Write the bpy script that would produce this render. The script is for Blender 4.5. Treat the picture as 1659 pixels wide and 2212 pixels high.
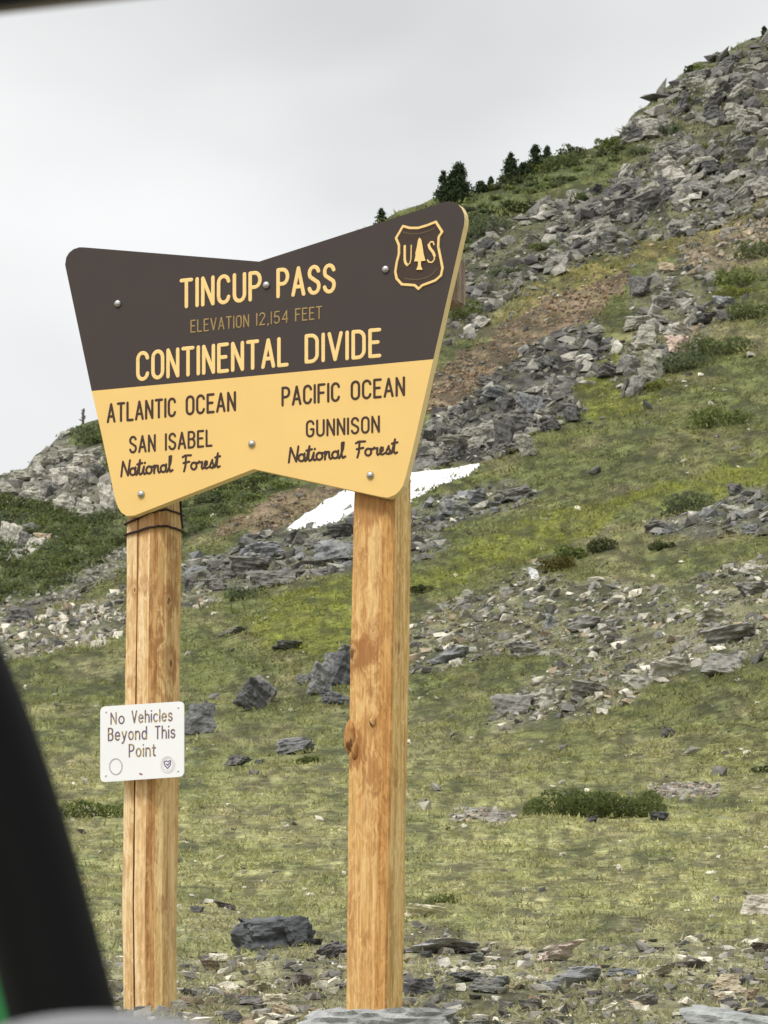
import bpy, bmesh, math, random
import numpy as np
from mathutils import Vector, Matrix

for o in list(bpy.data.objects):
    bpy.data.objects.remove(o)
scene = bpy.context.scene
C = scene.collection
rng = np.random.default_rng(11)
random.seed(11)

# ------------------------------------------------------------------ camera, sky, sun, exposure
F = 9000.0                      # focal length in photo units (photo taken as 1659 x 2212)
PITCH = math.radians(12.0)
CAM = np.array([0.0, 0.0, 1.7])
cam = bpy.data.cameras.new('camera')
cam.sensor_fit = 'HORIZONTAL'
cam.sensor_width = 36.0
cam.lens = 36.0 * F / 1659.0
cam.clip_start = 0.05
cam.clip_end = 6000.0
cam.dof.use_dof = True
cam.dof.focus_distance = 15.2
cam.dof.aperture_fstop = cam.lens / 4.2
cam_o = bpy.data.objects.new('camera', cam)
cam_o.location = CAM
cam_o.rotation_euler = (math.pi / 2 + PITCH, 0, 0)
C.objects.link(cam_o)
scene.camera = cam_o

SUN_EL, SUN_AZ = math.radians(52), math.radians(215)   # azimuth clockwise from +Y: behind the camera, to the left
world = bpy.data.worlds.new('World')
scene.world = world
world.use_nodes = True
wn, wl = world.node_tree.nodes, world.node_tree.links
wn.clear()
def WN(t, **kw):
    n = wn.new(t)
    for k, v in kw.items():
        setattr(n, k, v)
    return n
def wmath(op, a, b=None, c=None, clamp=False):
    n = WN('ShaderNodeMath', operation=op, use_clamp=clamp)
    for i, v in enumerate((a, b, c)):
        if v is None: continue
        if isinstance(v, (int, float)): n.inputs[i].default_value = v
        else: wl.new(v, n.inputs[i])
    return n.outputs[0]
sky = WN('ShaderNodeTexSky', sky_type='NISHITA', sun_disc=False)
sky.sun_elevation = SUN_EL
sky.sun_rotation = SUN_AZ
tc = WN('ShaderNodeTexCoord')
sep = WN('ShaderNodeSeparateXYZ')
wl.new(tc.outputs['Generated'], sep.inputs[0])
mp = WN('ShaderNodeMapping')
mp.inputs['Location'].default_value = (0.37, 0.2, 0.05)
mp.inputs['Rotation'].default_value = (0, math.radians(-28), 0)
mp.inputs['Scale'].default_value = (1.0, 1.0, 1.7)
wl.new(tc.outputs['Generated'], mp.inputs['Vector'])
n1 = WN('ShaderNodeTexNoise')
n1.inputs['Scale'].default_value = 6.5
n1.inputs['Detail'].default_value = 3.5
n1.inputs['Roughness'].default_value = 0.42
n1.inputs['Distortion'].default_value = 0.35
wl.new(mp.outputs[0], n1.inputs['Vector'])
mr = WN('ShaderNodeMapRange', interpolation_type='SMOOTHSTEP')
mr.inputs['From Min'].default_value = 0.33
mr.inputs['From Max'].default_value = 0.66
mr.inputs['To Min'].default_value = 0.0
mr.inputs['To Max'].default_value = 1.0
wl.new(n1.outputs[0], mr.inputs['Value'])
# cloud layer: thin pale cloud low down, brightening strongly towards the zenith as an overcast sky does
hi = WN('ShaderNodeMapRange', interpolation_type='SMOOTHSTEP')
hi.inputs['From Min'].default_value = 0.36
hi.inputs['From Max'].default_value = 0.85
hi.inputs['To Min'].default_value = 1.0
hi.inputs['To Max'].default_value = 2.15
wl.new(sep.outputs['Z'], hi.inputs['Value'])
tot = wmath('MULTIPLY_ADD', mr.outputs[0], 0.15, 0.85)
tot = wmath('MULTIPLY_ADD', sep.outputs['X'], -0.55, tot)
# darker bellies of cloud: soft patches in the sky's own directions, their edges broken by the cloud noise
for (bx, bz, sx, sz, amt) in ((0.008, 0.312, 0.045, 0.040, 0.17), (-0.016, 0.283, 0.03, 0.016, 0.08), (0.075, 0.305, 0.03, 0.03, 0.04), (-0.075, 0.335, 0.04, 0.015, 0.06), (-0.05, 0.26, 0.05, 0.012, 0.04)):
    ux = wmath('DIVIDE', wmath('SUBTRACT', sep.outputs['X'], bx), sx)
    uz = wmath('DIVIDE', wmath('SUBTRACT', sep.outputs['Z'], bz), sz)
    uz = wmath('MULTIPLY_ADD', ux, 0.35, uz)
    r2 = wmath('ADD', wmath('MULTIPLY', ux, ux), wmath('MULTIPLY', uz, uz))
    g = wmath('POWER', 2.718, wmath('MULTIPLY', r2, -1.0))
    g = wmath('MULTIPLY', g, wmath('MULTIPLY_ADD', n1.outputs[0], -1.6, 1.75))
    tot = wmath('MULTIPLY_ADD', g, -amt, tot)
tot = wmath('MINIMUM', wmath('MAXIMUM', tot, 0.62), 1.02)
tot = wmath('MULTIPLY', tot, hi.outputs[0])
cmb = WN('ShaderNodeCombineColor')
wl.new(wmath('MULTIPLY', tot, 0.992), cmb.inputs[0])
wl.new(wmath('MULTIPLY', tot, 1.003), cmb.inputs[1])
wl.new(wmath('MULTIPLY', tot, 1.0), cmb.inputs[2])
bg_sky = WN('ShaderNodeBackground')
bg_sky.inputs['Strength'].default_value = 0.09
wl.new(sky.outputs[0], bg_sky.inputs['Color'])
bg_cl = WN('ShaderNodeBackground')
bg_cl.inputs['Strength'].default_value = 1.0
wl.new(cmb.outputs[0], bg_cl.inputs['Color'])
mx = WN('ShaderNodeMixShader')
mx.inputs[0].default_value = 0.94
wl.new(bg_sky.outputs[0], mx.inputs[1])
wl.new(bg_cl.outputs[0], mx.inputs[2])
wo = WN('ShaderNodeOutputWorld')
wl.new(mx.outputs[0], wo.inputs[0])

sun = bpy.data.lights.new('sun', 'SUN')
sun.energy = 1.7
sun.angle = math.radians(14)
sun.color = (1.0, 0.95, 0.88)
sun_o = bpy.data.objects.new('sun', sun)
sd = Vector((math.sin(SUN_AZ) * math.cos(SUN_EL), math.cos(SUN_AZ) * math.cos(SUN_EL), math.sin(SUN_EL)))
sun_o.rotation_euler = sd.to_track_quat('Z', 'Y').to_euler()
C.objects.link(sun_o)

scene.view_settings.view_transform = 'Standard'
scene.view_settings.look = 'None'
scene.view_settings.exposure = 0.0
scene.view_settings.gamma = 1.0
scene.render.engine = 'CYCLES'
scene.cycles.max_bounces = 6
scene.cycles.diffuse_bounces = 3

# ------------------------------------------------------------------ helpers
cP, sP = math.cos(PITCH), math.sin(PITCH)
def ray(x, y):
    dx = (np.asarray(x, float) - 829.5) / F
    dz = (1106.0 - np.asarray(y, float)) / F
    dx, dz = np.broadcast_arrays(dx, dz)
    return np.stack([dx, cP - dz * sP, sP + dz * cP], -1)
def at(x, y, Y):
    d = ray(x, y)
    return CAM + d * (np.asarray(Y, float) / d[..., 1])[..., None]
def srgb(r, g, b):
    f = lambda c: (c / 255 / 12.92) if c / 255 <= 0.04045 else ((c / 255 + 0.055) / 1.055) ** 2.4
    return (f(r), f(g), f(b))

TAB = [rng.random((256, 256)) for _ in range(4)]
def vnoise(x, y, t=0):
    T = TAB[t % 4]
    xi = np.floor(x).astype(int); yi = np.floor(y).astype(int)
    fx = x - xi; fy = y - yi
    fx = fx * fx * (3 - 2 * fx); fy = fy * fy * (3 - 2 * fy)
    a = T[xi & 255, yi & 255]; b = T[(xi + 1) & 255, yi & 255]
    c = T[xi & 255, (yi + 1) & 255]; d = T[(xi + 1) & 255, (yi + 1) & 255]
    return (a * (1 - fx) + b * fx) * (1 - fy) + (c * (1 - fx) + d * fx) * fy
def fbm(x, y, o=4, t=0):
    x = np.asarray(x, float); y = np.asarray(y, float)
    s = 0; a = 1; n = 0
    for i in range(o):
        s = s + a * vnoise(x * 2 ** i + 17.3 * i, y * 2 ** i + 9.1 * i, t + i); n += a; a *= 0.5
    return s / n - 0.5
def sstep(a, b, v):
    t = np.clip((v - a) / (b - a), 0, 1)
    return t * t * (3 - 2 * t)

def link(name, me, mats=None, parent=None):
    o = bpy.data.objects.new(name, me)
    C.objects.link(o)
    if mats is not None:
        for m in (mats if isinstance(mats, (list, tuple)) else [mats]):
            me.materials.append(m)
    if parent is not None:
        o.parent = parent
    return o
def tag(o, label=None, cat=None, group=None, kind=None):
    if label: o['label'] = label
    if cat: o['category'] = cat
    if group: o['group'] = group
    if kind: o['kind'] = kind
    return o
def empty(name, loc, label, cat, group=None):
    o = bpy.data.objects.new(name, None)
    o.location = loc
    C.objects.link(o)
    return tag(o, label, cat, group)
def np_mesh(name, V, polys_idx, nper, color=None, smooth=False):
    """V (n,3); polys_idx flat (m*nper)"""
    me = bpy.data.meshes.new(name)
    V = np.ascontiguousarray(V, dtype=np.float32)
    polys_idx = np.ascontiguousarray(polys_idx, dtype=np.int32).ravel()
    m = len(polys_idx) // nper
    me.vertices.add(len(V)); me.vertices.foreach_set('co', V.ravel())
    me.loops.add(len(polys_idx)); me.loops.foreach_set('vertex_index', polys_idx)
    me.polygons.add(m)
    me.polygons.foreach_set('loop_start', np.arange(0, m * nper, nper, dtype=np.int32))
    me.polygons.foreach_set('loop_total', np.full(m, nper, dtype=np.int32))
    if smooth:
        pass
    if color is not None:
        at_ = me.color_attributes.new('tint', 'FLOAT_COLOR', 'POINT')
        c4 = np.ones((len(V), 4), np.float32); c4[:, :3] = color
        at_.data.foreach_set('color', c4.ravel())
    me.update(calc_edges=True)
    if not smooth: me.shade_flat()
    return me
def bm_obj(name, bm, mats, parent=None, smooth=False):
    me = bpy.data.meshes.new(name)
    bmesh.ops.recalc_face_normals(bm, faces=bm.faces)
    if smooth:
        for f in bm.faces: f.smooth = True
    bm.to_mesh(me); bm.free()
    return link(name, me, mats, parent)

# ------------------------------------------------------------------ materials
def mat(name):
    m = bpy.data.materials.new(name)
    m.use_nodes = True
    nt = m.node_tree
    return m, nt, nt.nodes['Principled BSDF']
def N(nt, t, **kw):
    n = nt.nodes.new(t)
    for k, v in kw.items(): setattr(n, k, v)
    return n
def noise(nt, vec, scale, detail=4, rough=0.55, dist=0.0):
    n = N(nt, 'ShaderNodeTexNoise')
    n.inputs['Scale'].default_value = scale
    n.inputs['Detail'].default_value = detail
    n.inputs['Roughness'].default_value = rough
    n.inputs['Distortion'].default_value = dist
    if vec is not None: nt.links.new(vec, n.inputs['Vector'])
    return n.outputs['Fac']
def ramp(nt, fac, stops):
    r = N(nt, 'ShaderNodeValToRGB')
    els = r.color_ramp.elements
    while len(els) < len(stops): els.new(0.5)
    for e, (p, c) in zip(els, stops):
        e.position = p
        e.color = (*c, 1) if len(c) == 3 else c
    nt.links.new(fac, r.inputs[0])
    return r.outputs[0]
def mix(nt, a, b, fac, mode='MIX'):
    n = N(nt, 'ShaderNodeMix', data_type='RGBA', blend_type=mode)
    for sock, v in ((n.inputs[0], fac), (n.inputs[6], a), (n.inputs[7], b)):
        if isinstance(v, (int, float)): sock.default_value = v
        elif isinstance(v, tuple): sock.default_value = (*v, 1) if len(v) == 3 else v
        else: nt.links.new(v, sock)
    return n.outputs[2]
def maprange(nt, v, a, b, c=0.0, d=1.0):
    n = N(nt, 'ShaderNodeMapRange')
    n.inputs['From Min'].default_value = a; n.inputs['From Max'].default_value = b
    n.inputs['To Min'].default_value = c; n.inputs['To Max'].default_value = d
    nt.links.new(v, n.inputs['Value'])
    return n.outputs[0]
def bump(nt, bsdf, h, strength=0.3, dist=0.02):
    b = N(nt, 'ShaderNodeBump')
    b.inputs['Strength'].default_value = strength
    b.inputs['Distance'].default_value = dist
    nt.links.new(h, b.inputs['Height'])
    nt.links.new(b.outputs[0], bsdf.inputs['Normal'])
def pos(nt, scale=(1, 1, 1)):
    t = N(nt, 'ShaderNodeTexCoord')
    m = N(nt, 'ShaderNodeMapping')
    m.inputs['Scale'].default_value = scale
    nt.links.new(t.outputs['Object'], m.inputs['Vector'])
    return m.outputs[0]
def plain(name, col, rough=0.6, metal=0.0, var=0.12, scale=30, spec=0.4, bumpy=0.0):
    m, nt, b = mat(name)
    f = noise(nt, pos(nt), scale, 5)
    c = mix(nt, tuple(x * (1 - var) for x in col), tuple(min(1, x * (1 + var)) for x in col), f)
    nt.links.new(c, b.inputs['Base Color'])
    b.inputs['Roughness'].default_value = rough
    b.inputs['Metallic'].default_value = metal
    b.inputs['Specular IOR Level'].default_value = spec
    if bumpy: bump(nt, b, f, bumpy, 0.003)
    return m

def attr_material(name, scales, lo, hi, rough=0.95, bump_d=0.05, bump_s=0.5, objcolor=False, lichen=False):
    m, nt, b = mat(name)
    geo = N(nt, 'ShaderNodeNewGeometry')
    v = geo.outputs['Position']
    if objcolor:
        a = N(nt, 'ShaderNodeObjectInfo').outputs['Color']
    else:
        a = N(nt, 'ShaderNodeVertexColor', layer_name='tint').outputs[0]
    c = a
    last = None
    for s, l, h in zip(scales, lo, hi):
        f = noise(nt, v, s, 5, 0.62)
        g = maprange(nt, f, 0.3, 0.7, l, h)
        cc = N(nt, 'ShaderNodeCombineColor')
        for i in range(3): nt.links.new(g, cc.inputs[i])
        c = mix(nt, c, cc.outputs[0], 1.0, 'MULTIPLY')
        last = f
    if lichen:
        f = noise(nt, v, scales[0] * 0.55, 6, 0.7)
        k = maprange(nt, f, 0.56, 0.66, 0, 0.55)
        c = mix(nt, c, (0.33, 0.32, 0.25), k)
    nt.links.new(c, b.inputs['Base Color'])
    b.inputs['Roughness'].default_value = rough
    b.inputs['Specular IOR Level'].default_value = 0.2
    bump(nt, b, last, bump_s, bump_d)
    return m
M_ground = attr_material('tundra_ground', (0.35, 2.2, 9.0), (0.78, 0.6, 0.5), (1.22, 1.4, 1.55), bump_d=0.09, bump_s=0.8)
M_rock = attr_material('rock_scree', (2.5, 11.0), (0.7, 0.7), (1.3, 1.3), rough=0.9, bump_d=0.06, bump_s=0.6, lichen=True)
M_rock_o = attr_material('rock_single', (2.5, 11.0), (0.7, 0.7), (1.3, 1.3), rough=0.9, bump_d=0.06, bump_s=0.6, objcolor=True, lichen=True)
M_leaf = attr_material('leaf_tint', (6.0,), (0.8,), (1.2,), rough=0.75, bump_d=0.005, bump_s=0.1)
M_needle = attr_material('needle_tint', (3.0,), (0.75,), (1.25,), rough=0.8, bump_d=0.005, bump_s=0.1)
for m_ in (M_leaf, M_needle):
    b_ = m_.node_tree.nodes['Principled BSDF']
    b_.inputs['Subsurface Weight'].default_value = 0.0
    b_.inputs['Transmission Weight'].default_value = 0.0
def make_leafy(m, k):
    nt = m.node_tree
    b = nt.nodes['Principled BSDF']; o = nt.nodes['Material Output']
    t = N(nt, 'ShaderNodeBsdfTranslucent')
    c = b.inputs['Base Color'].links[0].from_socket
    nt.links.new(c, t.inputs['Color'])
    x = N(nt, 'ShaderNodeMixShader'); x.inputs[0].default_value = k
    nt.links.new(b.outputs[0], x.inputs[1]); nt.links.new(t.outputs[0], x.inputs[2])
    nt.links.new(x.outputs[0], o.inputs['Surface'])
make_leafy(M_leaf, .45); make_leafy(M_needle, .2)
M_bark = plain('weathered_bark', (0.16, 0.13, 0.11), 0.9, scale=18, var=0.35)

# ------------------------------------------------------------------ terrain shape
YD = np.array([-700, -200, 75, 400, 600, 1000, 1200, 1500, 1700, 1850, 2000, 2100, 2212, 2400, 2600], float)
DD = np.array([380, 305, 258, 212, 187, 143, 122, 85, 50, 34, 23, 18, 14.8, 12.6, 11.2], float)
def depth(x, y):
    x = np.asarray(x, float); y = np.asarray(y, float)
    s = 1 - sstep(1350, 1780, y)
    yy = y + 0.25 * (np.clip(x, -300, 1960) - 830) * s
    return np.exp(np.interp(yy, YD, np.log(DD)))
SKY = np.array([(-6000, 1330), (-2500, 1280), (-900, 1190), (-200, 1075), (0, 1032), (58, 1010), (75, 985), (100, 972), (128, 948), (140, 930),
                (180, 914), (230, 893), (400, 790), (600, 640), (820, 482), (950, 432), (1010, 425), (1060, 408), (1100, 394), (1190, 347),
                (1260, 325), (1300, 310), (1338, 298), (1352, 282), (1362, 262), (1400, 232), (1440, 186), (1500, 142), (1540, 128), (1575, 106),
                (1659, 73), (1850, -20), (2300, -190), (3500, -420), (7500, -560)], float)
def skyline(x):
    return np.interp(x, SKY[:, 0], SKY[:, 1])
def relief(P, D):
    X, Y = P[..., 0], P[..., 1]
    near = 0.075 * fbm(X / 0.34, Y / 1.1, 3, 1) + 0.05 * fbm(X / 0.9, Y / 2.6, 3, 3) + 0.12 * fbm(X / 3.1, Y / 6.0, 3, 2)
    far = 1.0 * fbm(X / 9.0, Y / 22.0, 3, 0) + 0.55 * fbm(X / 2.2, Y / 4.5, 3, 3)
    k = sstep(40, 150, D)
    return near * (1 - 0.4 * k) + far * k
def surf(x, y):
    D = depth(x, y)
    P = at(x, y, D)
    P[..., 2] += relief(P, D)
    return P

# ------------------------------------------------------------------ what covers the ground, drawn as polygons of the hillside
def inpoly(x, y, poly):
    x = np.asarray(x, float); y = np.asarray(y, float)
    r = np.zeros(x.shape, bool)
    n = len(poly)
    j = n - 1
    for i in range(n):
        xi, yi = poly[i]; xj, yj = poly[j]
        c = ((yi > y) != (yj > y))
        with np.errstate(divide='ignore', invalid='ignore'):
            xx = (xj - xi) * (y - yi) / ((yj - yi) if yj != yi else 1e-9) + xi
        r ^= c & (x < xx)
        j = i
    return r
# name: polygon, cover colour of the ground there (albedo), weight
REG = {}
def reg(kind, *polys): REG.setdefault(kind, []).extend(polys)
reg('ridge_scree', [(1345, 300), (1360, 255), (1440, 170), (1560, 90), (1800, -60), (1800, 400), (1640, 440), (1500, 445), (1350, 480), (1280, 480), (1330, 400), (1385, 335)])
reg('slope_scree', [(1005, 540), (1100, 475), (1250, 430), (1330, 410), (1420, 390), (1800, 330), (1800, 470), (1550, 500), (1450, 520), (1300, 560), (1180, 605), (1060, 690), (990, 730), (950, 760), (985, 620)])
reg('boulder_pile', [(900, 970), (925, 870), (1000, 850), (1060, 800), (1180, 735), (1290, 690), (1335, 745), (1290, 800), (1235, 830), (1250, 885), (1190, 930), (1100, 975), (1040, 990), (900, 1010)])
reg('outcrop', [(1345, 850), (1330, 770), (1370, 690), (1360, 610), (1440, 580), (1530, 600), (1590, 650), (1540, 700), (1500, 760), (1420, 800), (1390, 850)])
reg('low_slabs', [(880, 1090), (950, 1045), (1100, 1020), (1180, 1050), (1150, 1080), (1010, 1110), (960, 1150), (990, 1190), (890, 1240)],
    [(1550, 1060), (1659, 1080), (1800, 1060), (1800, 1150), (1500, 1170), (1420, 1170), (1400, 1140), (1540, 1120)])
reg('mid_slabs', [(395, 1190), (470, 1190), (540, 1150), (640, 1130), (700, 1115), (775, 1080), (880, 1070), (880, 1240), (770, 1235), (640, 1265), (590, 1285), (460, 1290), (395, 1290)])
reg('pale_stones', [(-200, 1390), (0, 1345), (100, 1330), (200, 1290), (275, 1262), (275, 1380), (140, 1420), (0, 1440), (-200, 1480)], [(395, 1290), (468, 1288), (472, 1318), (395, 1335)])
reg('lower_band', [(885, 1350), (1000, 1292), (1120, 1250), (1150, 1225), (1210, 1260), (1330, 1250), (1420, 1270), (1500, 1245), (1659, 1205), (1800, 1180), (1800, 1440), (1659, 1420), (1500, 1450), (1400, 1470), (1380, 1520), (1200, 1560), (1060, 1575), (1060, 1520), (1130, 1470), (1220, 1420), (1120, 1400), (950, 1445), (885, 1440)])
reg('left_outcrop', [(-200, 1090), (-20, 1040), (60, 1005), (130, 935), (160, 960), (205, 965), (235, 1000), (270, 1100), (200, 1118), (120, 1085), (60, 1075), (0, 1092), (-200, 1140)],
    [(-200, 1150), (0, 1135), (60, 1140), (95, 1160), (85, 1205), (0, 1220), (-200, 1240)])
reg('gravel_strip', [(-200, 1380), (0, 1305), (120, 1250), (240, 1190), (275, 1185), (275, 1225), (150, 1290), (0, 1345), (-200, 1400)])
reg('rust', [(915, 880), (940, 790), (990, 765), (1090, 705), (1200, 650), (1300, 600), (1365, 580), (1350, 640), (1300, 680), (1180, 735), (1060, 800), (1000, 850)],
    [(455, 1148), (540, 1095), (600, 1062), (680, 1045), (780, 1045), (720, 1075), (640, 1120), (560, 1152)])
reg('tan_scree', [(1470, 520), (1560, 490), (1800, 430), (1800, 520), (1640, 560), (1540, 600), (1450, 600)])
reg('yellow', [(1180, 612), (1300, 560), (1450, 520), (1560, 480), (1659, 410), (1659, 470), (1500, 540), (1360, 590), (1200, 655), (1100, 700), (1070, 700)])
reg('bright', [(1050, 1170), (1250, 1090), (1450, 1040), (1800, 960), (1800, 1040), (1500, 1090), (1350, 1110), (1260, 1180), (1010, 1265), (890, 1300), (890, 1270)],
    [(540, 1350), (640, 1300), (765, 1250), (765, 1410), (690, 1420), (560, 1400)], [(1240, 790), (1340, 745), (1345, 860), (1420, 850), (1380, 900), (1270, 900)])
reg('scrub', [(-200, 1130), (0, 1095), (100, 1085), (250, 1105), (290, 1100), (400, 1090), (400, 1180), (270, 1185), (150, 1255), (0, 1305), (-200, 1380)],
    [(390, 1090), (545, 1000), (650, 1000), (620, 1045), (540, 1085), (460, 1140), (390, 1170)],
    [(150, 940), (190, 925), (240, 900), (260, 960), (205, 962), (165, 955)], [(215, 985), (300, 985), (300, 1060), (250, 1060)],
    [(1000, 440), (1100, 398), (1190, 350), (1330, 303), (1345, 330), (1320, 390), (1200, 415), (1060, 470), (1000, 560), (960, 560)])
reg('fore_gravel', [(-400, 2075), (500, 2060), (760, 2035), (880, 2010), (1150, 2040), (1400, 2030), (2100, 2010), (2100, 2420), (-400, 2420)])
reg('fore_pale', [(985, 1750), (1110, 1745), (1120, 1770), (975, 1775)], [(1400, 1690), (1560, 1690), (1560, 1722), (1440, 1722)])
COLS = {  # ground albedo between the stones, amount
    'ridge_scree': ((0.12, 0.12, 0.075), 0.7), 'slope_scree': ((0.115, 0.115, 0.075), 0.7), 'boulder_pile': ((0.085, 0.08, 0.07), 0.9),
    'outcrop': ((0.14, 0.135, 0.085), 0.6), 'low_slabs': ((0.15, 0.15, 0.12), 0.6), 'mid_slabs': ((0.16, 0.155, 0.13), 0.65),
    'pale_stones': ((0.20, 0.185, 0.14), 0.6), 'lower_band': ((0.21, 0.20, 0.13), 0.5), 'left_outcrop': ((0.17, 0.16, 0.13), 0.9),
    'gravel_strip': ((0.19, 0.18, 0.145), 0.75), 'rust': ((0.215, 0.155, 0.098), 0.85), 'tan_scree': ((0.20, 0.16, 0.11), 0.8),
    'yellow': ((0.20, 0.17, 0.06), 0.7), 'bright': ((0.165, 0.18, 0.030), 0.85), 'scrub': ((0.11, 0.135, 0.055), 0.8),
    'fore_gravel': ((0.24, 0.225, 0.14), 0.5), 'fore_pale': ((0.34, 0.31, 0.27), 0.8)}
def warp(x, y):
    s = np.clip(0.4 + 0.6 * sstep(300, 700, y), 0.4, 1)
    wx = x + 46 * fbm(x / 60, y / 30, 4, 2)
    wy = y + 30 * fbm(x / 60 + 40, y / 28 + 11, 4, 1) + 14 * fbm(x / 14, y / 9, 2, 3)
    return wx, wy
def in_reg(kind, x, y, warped=True):
    if warped: x, y = warp(x, y)
    r = np.zeros(np.shape(x), bool)
    for p in REG[kind]: r |= inpoly(x, y, p)
    return r
def cover(x, y):
    x = np.asarray(x, float); y = np.asarray(y, float)
    n = fbm(x / 90, y / 34, 4, 0)[..., None]
    n2 = fbm(x / 30, y / 10, 3, 1)[..., None]
    hillg = np.array([0.130, 0.142, 0.048]); mead = np.array([0.310, 0.304, 0.135]); near = np.array([0.33, 0.325, 0.185])
    t = sstep(1450, 1780, y)[..., None]; t2 = sstep(1900, 2150, y)[..., None]
    c = hillg * (1 - t) + mead * t
    c = c * (1 - t2) + near * t2
    dry = np.array([0.29, 0.255, 0.14]); green = np.array([0.145, 0.165, 0.060])
    c = c + (dry - c) * np.clip(n * 2.2, 0, 0.7) + (green - c) * np.clip(-n * 2.4, 0, 0.7)
    c = c * (1 + 0.7 * n2)
    for k, (col, w) in COLS.items():
        m = in_reg(k, x, y)[..., None]
        ww = np.clip(w + 1.2 * n2, 0, 1) * m
        c = c * (1 - ww) + np.array(col) * (1 + 0.5 * n2) * ww
    return np.clip(c, 0.01, 0.9)
def gaps(x, y):       # darker gaps between the cushions of turf: 0 in a gap, 1 on a cushion
    return sstep(-.16, .10, fbm(x / 26, y / 9, 4, 3) + .35 * fbm(x / 90, y / 20, 2, 1))

xs = np.concatenate([np.linspace(-6000, -420, 26), np.linspace(-400, -60, 30)[:-1], np.linspace(-60, 1720, 470), np.linspace(1720, 2060, 30)[1:], np.linspace(2080, 7600, 26)])
tr = np.linspace(0, 1, 560)
sk = skyline(xs)
yg = 2420 + (sk[None, :] - 2420) * tr[:, None]
xg = np.broadcast_to(xs[None, :], yg.shape)
P = surf(xg, yg)
col = cover(xg, yg)
turf = (gaps(xg, yg) * .6 + .42)[..., None]
col = col * turf * .92
# behind the skyline the ground rounds over and falls away, so that the hill is a real hill
def project(Q):
    v = Q - CAM
    f = v[..., 1] * cP + v[..., 2] * sP
    return 829.5 + F * v[..., 0] / f, 1106 - F * (v[..., 2] * cP - v[..., 1] * sP) / f
SIL = project(P)[1].min(0)          # where the bumpy ground really meets the sky, per column
def on_ground(Q):
    px_, py_ = project(Q)
    return py_ > np.interp(px_, xs, SIL) + 1.0
rows_b = []
top = P[-1].copy(); dtop = depth(xs, sk)
for dd, dz in ((1.02, -0.6), (1.06, -2.2), (1.14, -6), (1.3, -16), (1.7, -45), (2.6, -95), (5.0, -160)):
    q = CAM + (top - CAM) * dd
    q[:, 2] = top[:, 2] + dz * dtop / 180.0
    rows_b.append(q)
P = np.concatenate([P, np.array(rows_b)], 0)
col = np.concatenate([col, np.repeat(col[-1:], len(rows_b), 0)], 0)
R_, K_ = P.shape[:2]
idx = np.arange(R_ * K_).reshape(R_, K_)
quads = np.stack([idx[:-1, :-1], idx[:-1, 1:], idx[1:, 1:], idx[1:, :-1]], -1).reshape(-1)
me = np_mesh('hillside', P.reshape(-1, 3), quads, 4, col.reshape(-1, 3), smooth=True)
tag(link('hillside', me, M_ground), kind='structure')

# the ground the vehicle stands on, from behind the camera to under the foot of the slope
gx = np.linspace(-70, 70, 90); gy = np.concatenate([np.linspace(-60, 10, 50), np.linspace(11, 60, 30)])
GX, GY = np.meshgrid(gx, gy)
zz = np.interp(GY, [-60, -10, 0, 7, 12.6, 14.8, 18, 23, 34, 50, 60], [-6, -1.2, 0, 1.2, 2.45, 2.85, 3.45, 4.1, 5.9, 8.4, 10.2]) - 0.35
zz += 0.12 * fbm(GX / 4, GY / 4, 3, 1)
gc = np.array([0.2, 0.17, 0.12]) * (1 + 0.6 * fbm(GX / 3, GY / 3, 4, 2)[..., None])
gi = np.arange(GX.size).reshape(GX.shape)
me = np_mesh('road', np.stack([GX, GY, zz], -1).reshape(-1, 3), np.stack([gi[:-1, :-1], gi[:-1, 1:], gi[1:, 1:], gi[1:, :-1]], -1).reshape(-1), 4, gc.reshape(-1, 3), smooth=True)
tag(link('road', me, M_ground), kind='structure')
# ------------------------------------------------------------------ the pass sign
TH = math.radians(25)
BH = np.array([math.cos(TH), -math.sin(TH), 0.0])      # along the board, to the right
BN = np.array([-math.sin(TH), -math.cos(TH), 0.0])     # out of the board's face
BP = at(575, 790, 15.2)
def onplane(x, y, off=0.0, p0=None, n=None):
    p0 = BP if p0 is None else p0; n = BN if n is None else n
    d = ray(x, y)
    k = ((p0 + n * off - CAM) @ n) / (d @ n)
    return CAM + d * k[..., None]
M_brown = plain('brown_paint', (0.050, 0.036, 0.031), 0.55, var=0.10, scale=9, spec=0.3, bumpy=0.02)
M_cream = plain('cream_paint', (0.83, 0.56, 0.20), 0.6, var=0.05, scale=6, spec=0.25, bumpy=0.02)
M_letter = plain('cream_letter_paint', (0.88, 0.62, 0.25), 0.6, var=0.08, scale=25, spec=0.25)
M_faded = plain('faded_letter_paint', (0.35, 0.24, 0.10), 0.7, var=0.45, scale=60, spec=0.2)
M_darklet = plain('dark_letter_paint', (0.06, 0.034, 0.026), 0.6, var=0.2, scale=25, spec=0.25)
M_shield = plain('shield_ground_shade', (0.060, 0.040, 0.030), 0.65, var=0.25, scale=40, spec=0.2)  # browner tone puts the shadow inside the routed shield into the colour
M_motto = plain('shield_motto_paint', (0.12, 0.085, 0.05), 0.65, var=0.3, scale=90, spec=0.2)  # faint tan print of the shield's motto lines
M_steel = plain('galvanised_steel', (0.50, 0.49, 0.47), 0.24, metal=1.0, var=0.15, scale=60)
M_whitep = plain('white_plate_paint', (0.83, 0.83, 0.82), 0.45, var=0.03, scale=12)
M_note, nt_, b_ = mat('faded_note_ink')
nt_.links.new(ramp(nt_, noise(nt_, pos(nt_), 55, 2, 0.5), [(0.38, (0.17, 0.12, 0.19)), (0.5, (0.15, 0.10, 0.11)), (0.6, (0.40, 0.29, 0.11))]), b_.inputs['Base Color'])
b_.inputs['Roughness'].default_value = 0.6
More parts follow.
